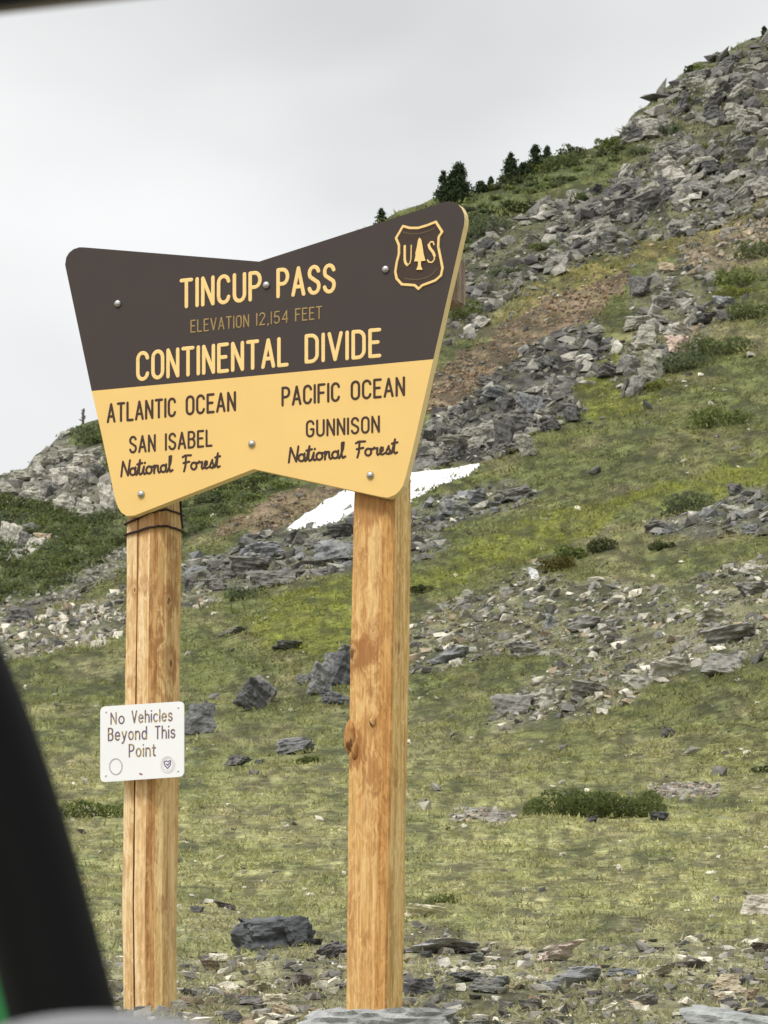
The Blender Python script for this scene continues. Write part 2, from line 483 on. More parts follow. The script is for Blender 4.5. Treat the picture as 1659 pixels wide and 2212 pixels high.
M_notey = plain('note_ink_faded', (0.36, 0.29, 0.16), 0.6, var=0.3, scale=90)
M_seal = plain('grey_seal_ink', (0.50, 0.46, 0.46), 0.6, var=0.15, scale=90)
M_sealin = plain('pale_seal_ink', (0.70, 0.68, 0.68), 0.6, var=0.1, scale=90)
M_sealv = plain('violet_seal_ink', (0.20, 0.17, 0.26), 0.6, var=0.3, scale=120)
M_red = plain('red_ink', (0.34, 0.10, 0.09), 0.6)
M_wire = plain('dark_wire', (0.035, 0.02, 0.017), 0.6, spec=0.3)

def wood(name, c0, c1, c2, stain, knots, seed, blots=()):
    """long vertical grain, fine fibre, darker rain stains and a few knots (in the post's own coordinates)"""
    m, nt, b = mat(name)
    t = N(nt, 'ShaderNodeTexCoord')
    oc = t.outputs['Object']
    def mpg(sc, loc=(0, 0, 0)):
        q = N(nt, 'ShaderNodeMapping')
        q.inputs['Scale'].default_value = sc; q.inputs['Location'].default_value = loc
        nt.links.new(oc, q.inputs['Vector'])
        return q.outputs[0]
    grain = noise(nt, mpg((46, 46, 1.7), (seed, 0, 0)), 1.0, 5, 0.62, 0.9)
    fibre = noise(nt, mpg((190, 190, 9)), 1.0, 4, 0.6, 0.3)
    blot = noise(nt, mpg((16, 16, 2.0), (0, seed, 2)), 1.0, 5, 0.65, 0.9)
    hew = noise(nt, mpg((38, 38, 14), (seed, 3, 0)), 1.0, 5, 0.62, 1.6)
    c = ramp(nt, grain, [(0.36, c0), (0.5, c1), (0.62, c2)])
    c = mix(nt, c, stain, maprange(nt, blot, 0.52, 0.64, 0, 0.5))
    c = mix(nt, c, c2, maprange(nt, hew, 0.52, 0.62, 0, 0.65))
    c = mix(nt, c, tuple(v * .75 for v in c0), maprange(nt, hew, 0.48, 0.38, 0, 0.4))
    for (kx, ky, kz, r, zs, amt) in blots:      # brown stains and darker blots on the hewn faces
        sub = N(nt, 'ShaderNodeVectorMath', operation='SUBTRACT')
        nt.links.new(oc, sub.inputs[0]); sub.inputs[1].default_value = (kx, ky, kz)
        scl = N(nt, 'ShaderNodeVectorMath', operation='MULTIPLY')
        nt.links.new(sub.outputs[0], scl.inputs[0]); scl.inputs[1].default_value = (1, 1, zs)
        ln = N(nt, 'ShaderNodeVectorMath', operation='LENGTH')
        nt.links.new(scl.outputs[0], ln.inputs[0])
        wob = N(nt, 'ShaderNodeMath', operation='MULTIPLY_ADD')
        nt.links.new(hew, wob.inputs[0]); wob.inputs[1].default_value = 0.10; nt.links.new(ln.outputs['Value'], wob.inputs[2])
        wb2 = N(nt, 'ShaderNodeMath', operation='MULTIPLY_ADD')
        nt.links.new(grain, wb2.inputs[0]); wb2.inputs[1].default_value = 0.06; nt.links.new(wob.outputs[0], wb2.inputs[2])
        c = mix(nt, c, stain, maprange(nt, wb2.outputs[0], r + .08, r + .055, 0, amt))
    g = maprange(nt, fibre, 0.3, 0.7, 0.84, 1.14)
    cc = N(nt, 'ShaderNodeCombineColor')
    for i in range(3): nt.links.new(g, cc.inputs[i])
    c = mix(nt, c, cc.outputs[0], 1.0, 'MULTIPLY')
    for (kx, ky, kz, r) in knots:
        sub = N(nt, 'ShaderNodeVectorMath', operation='SUBTRACT')
        nt.links.new(oc, sub.inputs[0]); sub.inputs[1].default_value = (kx, ky, kz)
        scl = N(nt, 'ShaderNodeVectorMath', operation='MULTIPLY')
        nt.links.new(sub.outputs[0], scl.inputs[0]); scl.inputs[1].default_value = (1, 1, 0.62)
        ln = N(nt, 'ShaderNodeVectorMath', operation='LENGTH')
        nt.links.new(scl.outputs[0], ln.inputs[0])
        wob = N(nt, 'ShaderNodeMath', operation='MULTIPLY_ADD')
        nt.links.new(hew, wob.inputs[0]); wob.inputs[1].default_value = 0.045; nt.links.new(ln.outputs['Value'], wob.inputs[2])
        wv = wob.outputs[0]
        c = mix(nt, c, stain, maprange(nt, wv, r * 2.6 + .02, r * 1.3 + .02, 0, 0.6))
        c = mix(nt, c, c2, maprange(nt, wv, r * 1.35 + .018, r * 1.0 + .018, 0, 0.4))
        c = mix(nt, c, tuple(v * 0.35 for v in stain), maprange(nt, wv, r * 0.75 + .02, r * 0.45 + .02, 0, 0.9))
    nt.links.new(c, b.inputs['Base Color'])
    b.inputs['Roughness'].default_value = 0.75
    b.inputs['Specular IOR Level'].default_value = 0.25
    h = N(nt, 'ShaderNodeMath', operation='MULTIPLY_ADD')
    nt.links.new(grain, h.inputs[0]); h.inputs[1].default_value = 1.0; nt.links.new(fibre, h.inputs[2])
    bump(nt, b, h.outputs[0], 0.5, 0.004)
    return m

def pole_px(px):          # post axis given by its silhouette in the photo at several heights
    out = []
    for (xl, xr, y, Y) in px:
        out.append((at((xl + xr) / 2, y, Y), (xr - xl) / F * Y))
    return out
def post_mesh(stations, yaw, prof, extra, seed, mats_of):
    """hewn post: profile polygon (unit square half-size 1, chamfered corner and shrinkage crack) lofted up the axis"""
    bm = bmesh.new()
    c, s = math.cos(yaw), math.sin(yaw)
    wid = max(p[0] * c + p[1] * s for p in prof) - min(p[0] * c + p[1] * s for p in prof)
    zs = np.array([q[0][2] for q in stations]); o = np.argsort(zs)
    zs = zs[o]; xs_ = np.array([stations[i][0][0] for i in o]); ys_ = np.array([stations[i][0][1] for i in o]); ws = np.array([stations[i][1] for i in o])
    z0, z1 = zs[0] - extra[0], zs[-1] + extra[1]
    nz = 70
    origin = Vector((float(np.interp(z0, zs, xs_)), float(np.interp(z0, zs, ys_)), float(z0)))
    rings = []
    for k in range(nz + 1):
        z = z0 + (z1 - z0) * k / nz
        def ex(a):
            if z < zs[0]: return a[0] + (a[1] - a[0]) / (zs[1] - zs[0]) * (z - zs[0])
            if z > zs[-1]: return a[-1] + (a[-1] - a[-2]) / (zs[-1] - zs[-2]) * (z - zs[-1])
            return np.interp(z, zs, a)
        cx, cy = ex(xs_), ex(ys_)
        hw = float(np.interp(z, zs, ws)) / wid
        ring = []
        for j, (px, py) in enumerate(prof):
            wob = 1 + 0.05 * float(fbm(z * 3.1 + seed, j * 0.63, 3, 1)) + 0.025 * float(fbm(z * 11 + seed, j * 1.7, 2, 2))
            if mats_of[j] == 3 and mats_of[j - 1] == 3:      # the crack opens and closes along the post
                op = float(sstep(-.06, .16, fbm(z * 1.3 + seed * 3, 1.7, 2, 0)))
                px, py = (px * op + (-.355 if px < 0 else 1.0) * (1 - op)), (py * op + (-.965 if px < 0 else py) * (1 - op))
            qx, qy = px * hw * wob, py * hw * wob
            ring.append(bm.verts.new((cx + qx * c + qy * s - origin.x, cy - qx * s + qy * c - origin.y, z - origin.z)))
        rings.append(ring)
    n = len(prof)
    for k in range(nz):
        for j in range(n):
            f = bm.faces.new((rings[k][j], rings[k][(j + 1) % n], rings[k + 1][(j + 1) % n], rings[k + 1][j]))
            f.material_index = mats_of[j] if j < len(mats_of) else 0
    bm.faces.new(rings[0]); bm.faces.new(rings[-1])
    return bm, origin

def capsule_strokes(bm, strokes, r, h, toworld, n, seg=5):
    """raised strokes with round ends: each segment a stadium standing h proud of the face"""
    k = 0
    nv = Vector(n)
    for st in strokes:
        pts = [Vector(toworld(x, y)) for x, y in st]
        for a, b in zip(pts[:-1], pts[1:]):
            d = b - a
            if d.length < 1e-5: continue
            d.normalize()
            e = nv.cross(d).normalized()
            ring = []
            for q in range(seg + 1):
                t = math.pi / 2 - math.pi * q / seg
                ring.append(b + (d * math.cos(t) + e * math.sin(t)) * r)
            for q in range(seg + 1):
                t = -math.pi / 2 - math.pi * q / seg
                ring.append(a + (d * math.cos(t) + e * math.sin(t)) * r)
            hh = h * (1 + 0.06 * (k % 7)); k += 1
            lo = [bm.verts.new(p - nv * 0.002) for p in ring]
            up = [bm.verts.new(p + nv * hh * 0.6) for p in ring]
            cen = (a + b) / 2
            tp = [bm.verts.new(p + (cen - p) * 0.0 - (p - (a if (p - a).length < (p - b).length else b)) * 0.25 + nv * hh) for p in ring]
            m = len(ring)
            for q in range(m):
                w = (q + 1) % m
                bm.faces.new((lo[q], lo[w], up[w], up[q]))
                bm.faces.new((up[q], up[w], tp[w], tp[q]))
            bm.faces.new(tp)

def arc(cx, cy, rx, ry, a0, a1, n=7):
    return [(cx + rx * math.cos(math.radians(a0 + (a1 - a0) * i / n)), cy + ry * math.sin(math.radians(a0 + (a1 - a0) * i / n))) for i in range(n + 1)]
G = {   # routed condensed capitals, height 1
 'A': (.5, [[(0, 0), (.25, 1), (.5, 0)], [(.085, .3), (.415, .3)]]),
 'B': (.46, [[(0, 0), (0, 1)] + arc(.24, .77, .2, .23, 90, -90) + [(0, .54)], arc(.26, .27, .2, .27, 90, -90) + [(0, 0)]]),
 'C': (.46, [arc(.23, .76, .23, .24, 8, 180) + arc(.23, .24, .23, .24, 180, 352)]),
 'D': (.46, [[(0, 0), (0, 1)] + arc(.2, .74, .26, .26, 90, 0) + arc(.2, .26, .26, .26, 0, -90) + [(0, 0)]]),
 'E': (.4, [[(.4, 1), (0, 1), (0, 0), (.4, 0)], [(0, .53), (.33, .53)]]),
 'F': (.4, [[(.4, 1), (0, 1), (0, 0)], [(0, .53), (.33, .53)]]),
 'G': (.46, [arc(.23, .76, .23, .24, 8, 180) + arc(.23, .24, .23, .24, 180, 360) + [(.46, .46), (.28, .46)]]),
 'I': (.0, [[(0, 0), (0, 1)]]),
 'L': (.38, [[(0, 1), (0, 0), (.38, 0)]]),
 'N': (.46, [[(0, 0), (0, 1), (.46, 0), (.46, 1)]]),
 'O': (.46, [arc(.23, .76, .23, .24, 0, 180) + arc(.23, .24, .23, .24, 180, 360) + [(.46, .76)]]),
 'P': (.45, [[(0, 0), (0, 1)] + arc(.22, .73, .23, .27, 90, -90) + [(0, .46)]]),
 'S': (.46, [arc(.23, .76, .22, .24, 15, 215, 8) + arc(.23, .25, .23, .25, 35, -165, 8)]),
 'T': (.46, [[(0, 1), (.46, 1)], [(.23, 1), (.23, 0)]]),
 'U': (.46, [[(0, 1), (0, .24)] + arc(.23, .24, .23, .24, 180, 360) + [(.46, 1)]]),
 'V': (.5, [[(0, 1), (.25, 0), (.5, 1)]]),
 '1': (.0, [[(0, 0), (0, 1)]]),
 '2': (.42, [arc(.21, .77, .21, .23, 170, -25, 8) + [(0, 0), (.42, 0)]]),
 '4': (.46, [[(.36, 0), (.36, 1), (0, .3), (.46, .3)]]),
 '5': (.42, [[(.4, 1), (.05, 1), (.02, .56)] + arc(.2, .31, .22, .31, 115, -150, 9)]),
 ',': (.05, [[(.05, .04), (0, -.14)]]),
 # round grotesque lower case for the plate
 'o': (.46, [arc(.23, .33, .23, .33, 90, 450, 14)]),
 'e': (.46, [[(.02, .34), (.45, .34)] + arc(.23, .33, .23, .33, 2, 315, 11)]),
 'h': (.42, [[(0, 0), (0, 1)], arc(.21, .43, .21, .23, 180, 0) + [(.42, 0)]]),
 'i': (.0, [[(0, 0), (0, .66)], [(0, .93), (0, .95)]]),
 'c': (.42, [arc(.23, .33, .23, .33, 45, 315, 10)]),
 'l': (.0, [[(0, 0), (0, 1)]]),
 's': (.38, [arc(.19, .49, .17, .17, 20, 230, 7) + arc(.19, .17, .19, .17, 55, -160, 7)]),
 'y': (.44, [[(0, .66), (.22, .04)], [(.44, .66), (.18, -.12), (.1, -.24), (.0, -.26)]]),
 'n': (.42, [[(0, 0), (0, .66)], arc(.21, .43, .21, .23, 180, 0) + [(.42, 0)]]),
 'd': (.46, [arc(.23, .33, .23, .33, 0, 360, 14), [(.46, 0), (.46, 1)]]),
 't': (.26, [[(.1, .9), (.1, .12), (.16, .02), (.26, .02)], [(-.04, .66), (.26, .66)]]),
}
SC = {  # brush script, joined along the baseline
 'N': (.62, [[(0, 0), (.12, .95), (.48, .02), (.62, 1.0)]]),
 'a': (.52, [arc(.2, .24, .2, .23, 40, 400, 10), [(.4, .5), (.37, .12), (.45, .0), (.52, .06)]]),
 't': (.34, [[(.0, .1), (.2, .95), (.12, .14), (.2, .0), (.34, .06)], [(.0, .68), (.36, .74)]]),
 'i': (.3, [[(.0, .06), (.14, .5), (.1, .12), (.18, .0), (.3, .06)], [(.2, .72), (.21, .75)]]),
 'o': (.5, [arc(.2, .24, .2, .24, 60, 420, 10) + [(.5, .42)]]),
 'n': (.52, [[(.0, .42), (.08, .5), (.06, .0)], [(.06, .2), (.2, .48), (.33, .46), (.34, .12), (.42, .0), (.52, .06)]]),
 'l': (.34, [[(.0, .06), (.2, .6), (.24, 1.0), (.12, .98), (.1, .2), (.18, .0), (.34, .08)]]),
 'F': (.62, [[(.02, .9), (.2, 1.0), (.62, .98)], [(.26, .98), (.22, .3), (.12, -.06)], [(.08, .5), (.5, .56)]]),
 'r': (.4, [[(.0, .4), (.08, .52), (.16, .44), (.3, .46), (.26, .1), (.32, .0), (.4, .06)]]),
 'e': (.42, [[(.0, .06), (.24, .28), (.24, .46), (.12, .48), (.06, .26), (.1, .04), (.22, .0), (.42, .1)]]),
 's': (.4, [[(.0, .06), (.2, .54), (.2, .4), (.3, .16), (.18, .0), (.04, .06)], [(.18, .0), (.4, .06)]]),
}
def layout(word, font, gap):
    x = 0; out = []
    for ch in word:
        w, sts = font[ch]
        out += [[(x + px, py) for px, py in st] for st in sts]
        x += w + gap
    return out, x - gap
def word(name, text, x0, y0, x1, y1, h, r, material, parent, font=G, gap=.26, lean=0.0, n=None, p0=None, off=0.0, proud=0.0018):
    sts, w = layout(text, font, gap)
    n_ = BN if n is None else n
    def tw(gx, gy):
        u = gx / w
        x = x0 + (x1 - x0) * u + lean * gy * h
        y = y0 + (y1 - y0) * u - gy * h
        return onplane(x, y, off, p0, n_)
    bm = bmesh.new()
    capsule_strokes(bm, sts, r * h / F * 15.2, proud, tw, n_)
    o = bm_obj(name, bm, material, parent)
    return o

sign = empty('pass_sign', (0, 0, 0), 'big butterfly-shaped brown and cream pass sign on two wooden posts', 'sign')
OUT = [(140.6, 572), (143, 556), (149, 546), (159, 538), (171.5, 534), (185, 534.5), (559.5, 565), (957, 437), (970, 434.5), (981, 436.5), (990, 442), (997, 449.5), (1002, 461),
       (1003.5, 472), (1002.5, 486), (988, 549), (936, 776), (894, 959), (877, 1028), (870, 1050), (862, 1061), (853, 1069), (838, 1075), (823, 1073), (548, 1013), (290, 1113.5), (273, 1114.5),
       (262, 1107), (255, 1096), (249.5, 1081), (219.4, 939), (198, 844.6)]
iR, iL = OUT.index((936, 776)), OUT.index((198, 844.6))
bm = bmesh.new()
fv = [bm.verts.new(onplane(x, y)) for x, y in OUT]
bv = [bm.verts.new(onplane(x, y) - BN * 0.038) for x, y in OUT]
f1 = bm.faces.new(fv[:iR + 1] + [fv[iL]]); f1.material_index = 0
f2 = bm.faces.new(fv[iR:iL + 1]); f2.material_index = 1
n_ = len(fv)
for i in range(n_):
    f = bm.faces.new((fv[i], fv[(i + 1) % n_], bv[(i + 1) % n_], bv[i])); f.material_index = 2
fb = bm.faces.new(bv); fb.material_index = 0
board = bm_obj('board', bm, [M_brown, M_cream, plain('board_edge_paint', (0.90, 0.70, 0.34), 0.65, var=0.12, scale=20)], sign)

word('lettering', 'TINCUP', 392, 663.5, 562, 645.5, 57, .077, M_letter, board)
word('lettering', 'PASS', 601, 640.5, 722, 629.5, 57, .077, M_letter, board)
word('lettering', 'ELEVATION', 413, 718, 608 * .297 + 356.6, 705.4, 25, .065, M_faded, board)
word('lettering', '12,154', 555, 702.5, 622, 696.5, 25, .065, M_faded, board)
word('lettering', 'FEET', 639, 693.5, 695, 688, 25.5, .065, M_faded, board)
word('lettering', 'CONTINENTAL', 298, 820.5, 620, 788, 57, .077, M_letter, board)
word('lettering', 'DIVIDE', 662, 782, 820, 768.5, 56, .077, M_letter, board)
word('lettering', 'ATLANTIC', 233, 911.5, 378, 898, 37.5, .075, M_darklet, board)
word('lettering', 'OCEAN', 403.5, 895, 507.5, 885.5, 38, .075, M_darklet, board)
word('lettering', 'SAN', 281, 977.5, 334.5, 973.5, 33.5, .075, M_darklet, board)
word('lettering', 'ISABEL', 358.5, 971.5, 457, 962.5, 33.5, .075, M_darklet, board)
word('lettering', 'National', 262, 1029, 373, 1018, 33, .075, M_darklet, board, SC, .0)
word('lettering', 'Forest', 394, 1016.5, 475, 1009, 32, .075, M_darklet, board, SC, .0)
word('lettering', 'PACIFIC', 610.5, 875.5, 732, 865, 37.5, .075, M_darklet, board)
word('lettering', 'OCEAN', 760, 862.5, 872.5, 853, 37.5, .075, M_darklet, board)
word('lettering', 'GUNNISON', 663, 943, 818.5, 932.5, 33, .075, M_darklet, board)
word('lettering', 'National', 624, 999, 746, 988.5, 33, .075, M_darklet, board, SC, .0)
word('lettering', 'Forest', 768, 986.5, 858, 979, 32, .075, M_darklet, board, SC, .0)

# the shield
z4 = lambda x, y: (811.7 + .13228 * x, 417 + .13228 * y)
SH = [(450, 545), (560, 575), (700, 575), (850, 530), (985, 475), (1090, 640), (1035, 720), (1025, 880), (1060, 1050), (1095, 1230), (1070, 1350), (980, 1430), (850, 1480), (760, 1515), (705, 1570),
      (640, 1510), (430, 1495), (345, 1400), (325, 1290), (350, 1130), (385, 1000), (385, 860), (335, 740), (395, 640)]
bm = bmesh.new()
v = [bm.verts.new(onplane(*z4(x, y), 0.001)) for x, y in SH]; v2 = [bm.verts.new(onplane(*z4(x, y), -0.002)) for x, y in SH]
bm.faces.new(v)
for i in range(len(v)): bm.faces.new((v[i], v[(i + 1) % len(v)], v2[(i + 1) % len(v)], v2[i]))
shield = bm_obj('shield_emblem', bm, M_shield, board)
def shape_strokes(name, sts, rpx, material, parent, proud=0.004, off=0.0):
    bm = bmesh.new()
    capsule_strokes(bm, sts, rpx / F * 15.2, proud, lambda x, y: onplane(*z4(x, y), off), BN)
    return bm_obj(name, bm, material, parent)
shape_strokes('shield_outline', [SH + [SH[0]]], 3.0, M_letter, board)
TREE = [(715, 725), (745, 765), (770, 900), (780, 985), (812, 1105), (738, 1112), (738, 1190), (766, 1252), (660, 1254), (688, 1190), (690, 1115), (628, 1118), (652, 1010), (645, 990), (670, 880), (690, 760)]
bm = bmesh.new()
v = [bm.verts.new(onplane(*z4(x, y), 0.005)) for x, y in TREE]; v2 = [bm.verts.new(onplane(*z4(x, y), -0.002)) for x, y in TREE]
bm.faces.new(v)
for i in range(len(v)): bm.faces.new((v[i], v[(i + 1) % len(v)], v2[(i + 1) % len(v)], v2[i]))
bm_obj('tree_emblem', bm, M_letter, board)
shape_strokes('lettering', [[(478, 870), (478, 1090), (492, 1150), (520, 1180)], ], 3.0, M_letter, board)
shape_strokes('lettering', [[(585, 855), (580, 1080), (562, 1150), (520, 1185)]], 1.3, M_letter, board)
shape_strokes('lettering', [[(870, 850), (885, 900), (940, 970), (965, 1030)]], 3.2, M_letter, board)
shape_strokes('lettering', [[(955, 845), (940, 800), (900, 800), (870, 850), (885, 900), (940, 970), (965, 1030), (960, 1090), (920, 1135), (870, 1130), (848, 1095)]], 1.7, M_letter, board, 0.003)
shape_strokes('shield_motto', [[(450, 640), (560, 668), (700, 668), (850, 630), (960, 585)]], 1.6, M_motto, board, 0.0018)
shape_strokes('shield_motto', [[(470, 1395), (600, 1418), (720, 1412), (830, 1385), (930, 1330), (1000, 1240)]], 1.6, M_motto, board, 0.0018)

# round bolt heads
def bolt(x, y, r, parent, p0=None, n=None, material=None, name='bolt'):
    n_ = BN if n is None else n
    bm = bmesh.new()
    bmesh.ops.create_uvsphere(bm, u_segments=16, v_segments=8, radius=r)
    for vv in bm.verts: vv.co.z *= 0.75
    q = Vector(n_).to_track_quat('Z', 'Y').to_matrix().to_4x4()
    bmesh.ops.transform(bm, matrix=Matrix.Translation(Vector(onplane(x, y, 0.001, p0, n_))) @ q, verts=bm.verts)
    return bm_obj(name, bm, material or M_steel, parent, smooth=True)
for x, y in ((254.5, 656), (575.5, 616), (833, 582), (544, 959), (305, 1068), (800, 1027)):
    bolt(x, y, 0.0155, board)

# posts: silhouettes read off the photo, hewn faces, chamfered corner and a drying crack
def bd(x):
    return float(onplane(x, 1000)[1])
PROF_L = [(-1, -1), (-.40, -1), (-.35, -.78), (-.30, -1), (.35, -1), (.72, -.78), (1, -.45), (1, .2), (1, .95), (.9, 1), (-.9, 1), (-1, .9), (-1, 0)]
PROF_R = [(-1, -1), (-.2, -1.02), (.42, -1), (.7, -.99), (.94, -.95), (1, -.88), (1, -.35), (.93, -.28), (1, -.2), (1, -.12), (1, .3), (1, .95), (.92, 1), (-.9, 1), (-1, .9), (-1, 0)]
yl, yr = bd(333) + 0.135, bd(826) + 0.145
def kn(yaw, u, v, z, r):     # knot at u along the face, v out of it
    c, q = math.cos(yaw), math.sin(yaw)
    return (u * c - v * q, -u * q - v * c, z, r)
aL, aR = math.radians(29), math.radians(23)
KN_L = [kn(aL, -.045, .07, 1.95, .011), kn(aL, .002, .07, 1.955, .013), kn(aL, .085, -.01, 2.04, .018), kn(aL, .08, .0, 1.67, .022), kn(aL, -.06, .07, 1.6, .011), kn(aL, .07, .02, 1.90, .02), kn(aL, .06, .03, .75, .012)]
KN_R = [kn(aR, -.015, .085, 2.03, .011), kn(aR, .03, .085, 1.74, .02), kn(aR, -.06, .08, 1.66, .024), kn(aR, .02, .085, 1.40, .015), kn(aR, -.065, .08, 1.33, .026), kn(aR, -.04, .085, 1.78, .008), kn(aR, .0, .085, .62, .009), kn(aR, .085, .03, 1.2, .012)]
BL_L = [kn(aL, .08, .0, 1.92, .05) + (.6, .8), kn(aL, .085, -.02, 1.66, .045) + (.6, .7), kn(aL, .07, .02, 1.50, .04) + (.5, .6), kn(aL, .055, .06, 1.72, .022) + (.12, .8), kn(aL, .055, .06, 0.95, .02) + (.12, .6), kn(aL, .085, .0, 2.13, .05) + (1, .6), kn(aL, .0, .07, 2.2, .10) + (1.6, .6)]  # stain blots, the last one darkening the front just below the board
BL_R = [kn(aR, -.02, .085, 1.66, .085) + (1.3, .85), kn(aR, -.05, .085, 1.30, .06) + (.8, .8), kn(aR, .03, .085, 1.52, .035) + (.35, .6), kn(aR, .03, .085, 1.22, .045) + (.4, .6), kn(aR, .0, .085, 2.24, .10) + (.9, .6), kn(aR, .04, .085, 1.95, .03) + (.5, .5), kn(aR, .085, .02, 1.68, .04) + (1, .6), kn(aR, .055, .085, 1.05, .02) + (.2, .6)]  # stain blots, with darker ones below the left knot and below the board
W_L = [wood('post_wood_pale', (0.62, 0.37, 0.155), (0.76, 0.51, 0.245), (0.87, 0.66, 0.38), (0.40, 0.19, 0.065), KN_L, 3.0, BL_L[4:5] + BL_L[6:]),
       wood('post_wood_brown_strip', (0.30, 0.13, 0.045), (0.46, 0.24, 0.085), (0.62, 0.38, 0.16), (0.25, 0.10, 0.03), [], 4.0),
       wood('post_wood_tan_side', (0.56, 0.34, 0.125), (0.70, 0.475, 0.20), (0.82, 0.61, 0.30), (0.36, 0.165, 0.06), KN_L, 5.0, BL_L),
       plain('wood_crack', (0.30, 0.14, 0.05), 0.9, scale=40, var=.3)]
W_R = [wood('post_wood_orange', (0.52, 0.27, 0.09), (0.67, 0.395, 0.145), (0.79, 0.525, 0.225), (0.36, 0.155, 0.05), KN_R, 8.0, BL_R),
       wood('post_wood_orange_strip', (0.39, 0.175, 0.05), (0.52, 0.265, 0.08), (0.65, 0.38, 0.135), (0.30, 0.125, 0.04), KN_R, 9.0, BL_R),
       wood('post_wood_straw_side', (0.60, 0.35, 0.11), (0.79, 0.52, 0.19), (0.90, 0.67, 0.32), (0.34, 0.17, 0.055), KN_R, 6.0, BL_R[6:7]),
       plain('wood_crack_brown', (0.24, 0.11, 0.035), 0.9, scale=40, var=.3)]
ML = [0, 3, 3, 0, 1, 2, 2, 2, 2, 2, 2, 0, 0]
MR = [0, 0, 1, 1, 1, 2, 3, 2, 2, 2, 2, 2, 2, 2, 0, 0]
stL = pole_px([(275, 393, 1130, yl), (272, 390, 1400, yl), (268, 386, 1700, yl), (266, 381, 1950, yl), (269, 381, 2190, yl)])
stR = pole_px([(765, 889, 1080, yr), (758, 887, 1400, yr), (753, 880, 1700, yr), (750, 875, 1950, yr), (748, 869, 2190, yr)])
bm, o_ = post_mesh(stL, math.radians(29), PROF_L, (0.35, 0.62), 2.0, ML)
p = bm_obj('post', bm, W_L, sign); p.location = o_; p['label'] = 'paler left post with a long drying crack'
bm, o_ = post_mesh(stR, math.radians(23), PROF_R, (0.35, 0.80), 7.0, MR)
p = bm_obj('post', bm, W_R, sign); p.location = o_; p['label'] = 'more orange right post with big knots'
PR = p
# branch stubs left on the right post
def stub(post, u, v, z, r, zr, yaw, m):
    k = kn(yaw, u, v, z, 0)
    bm = bmesh.new()
    bmesh.ops.create_icosphere(bm, subdivisions=3, radius=1)
    for q in bm.verts:
        f = 1 + .18 * float(fbm(q.co.x * 2 + q.co.z * 3 + z, q.co.y * 2, 3, 1))
        zz = q.co.z * zr * f
        q.co = Vector((k[0] + q.co.x * r * f, k[1] + q.co.y * r * f, k[2] + zz + (.35 * zr if q.co.z > 0 else 0) * q.co.z))
    return bm_obj('branch_stub', bm, m, post)
# weathered backing beam whose end shows past the right edge of the board
M_grey = wood('weathered_beam_wood', (0.22, 0.16, 0.11), (0.31, 0.24, 0.175), (0.40, 0.32, 0.24), (0.14, 0.09, 0.06), [], 5.0)
bm = bmesh.new()
zt = [float(onplane(985, y, -0.06)[2]) for y in (556, 655)]
c0 = onplane(250, 640, -0.04); c1 = onplane(978, 610, -0.04)
u0 = float((c0 - BP) @ BH); u1 = float((onplane(1000, 600, -0.10) - BP) @ BH)
for (u, o, z) in [(u, o, z) for u in (u0, u1) for o in (-0.04, -0.055 - 0.075) for z in zt]:
    bm.verts.new(BP * np.array([1, 1, 0]) + BH * u + BN * o + np.array([0, 0, z]))
bm.verts.ensure_lookup_table()
V_ = bm.verts
for f in ((0, 1, 3, 2), (4, 5, 7, 6), (0, 1, 5, 4), (2, 3, 7, 6), (0, 2, 6, 4), (1, 3, 7, 5)): bm.faces.new([V_[i] for i in f])
bmesh.ops.bevel(bm, geom=bm.edges[:], offset=0.006, segments=2, affect='EDGES')
bm_obj('backing_beam', bm, M_grey, sign)

stub(PR, -.066, .068, 1.35, .025, .055, aR, W_R[1])
stub(PR, -.045, .074, 1.30, .014, .030, aR, W_R[1])
stub(PR, .025, .074, 1.405, .013, .018, aR, W_R[0])
# wire twisted twice round the left post under the board
def tube(bm, pts, r, seg=8):
    pts = [Vector(p) for p in pts]
    rings = []
    for i, p in enumerate(pts):
        t = (pts[min(i + 1, len(pts) - 1)] - pts[max(i - 1, 0)]).normalized()
        a = t.cross(Vector((0.13, 0.2, 1.0))).normalized(); b = t.cross(a).normalized()
        rr = r[i] if isinstance(r, (list, tuple)) else r
        rings.append([bm.verts.new(p + (a * math.cos(2 * math.pi * k / seg) + b * math.sin(2 * math.pi * k / seg)) * rr) for k in range(seg)])
    for A, B in zip(rings[:-1], rings[1:]):
        for k in range(seg): bm.faces.new((A[k], A[(k + 1) % seg], B[(k + 1) % seg], B[k]))
    bm.faces.new(rings[0]); bm.faces.new(rings[-1])
bm = bmesh.new()
cL = [q for q in stL]
def hoop(y, tilt, sag):
    """a loop hugging the post section at photo height y"""
    c0 = at(333, y, yl); w = (118 / F * yl)
    cc, ss = math.cos(math.radians(29)), math.sin(math.radians(29))
    hw = w / (max(p[0] * cc + p[1] * ss for p in PROF_L) - min(p[0] * cc + p[1] * ss for p in PROF_L)) * 1.05
    hull = [(-1.02, -1.03), (.38, -1.03), (.76, -.8), (1.04, -.45), (1.04, 1.0), (0, 1.06), (-1.03, 1.0)]
    P_ = []
    for i in range(len(hull)):
        a, b = hull[i], hull[(i + 1) % len(hull)]
        for t in (0, .25, .5, .75):
            qx, qy = (a[0] + (b[0] - a[0]) * t) * hw, (a[1] + (b[1] - a[1]) * t) * hw
            P_.append((c0[0] + qx * cc + qy * ss, c0[1] - qx * ss + qy * cc, c0[2] + tilt * qx / hw + sag * math.sin(t * 9 + i)))
    return P_ + [P_[0]]
tube(bm, hoop(1123, 0.024, 0.0012), 0.0042)
tube(bm, hoop(1152, 0.013, 0.001), 0.0046)
h1 = hoop(1123, 0.006, 0.0); 
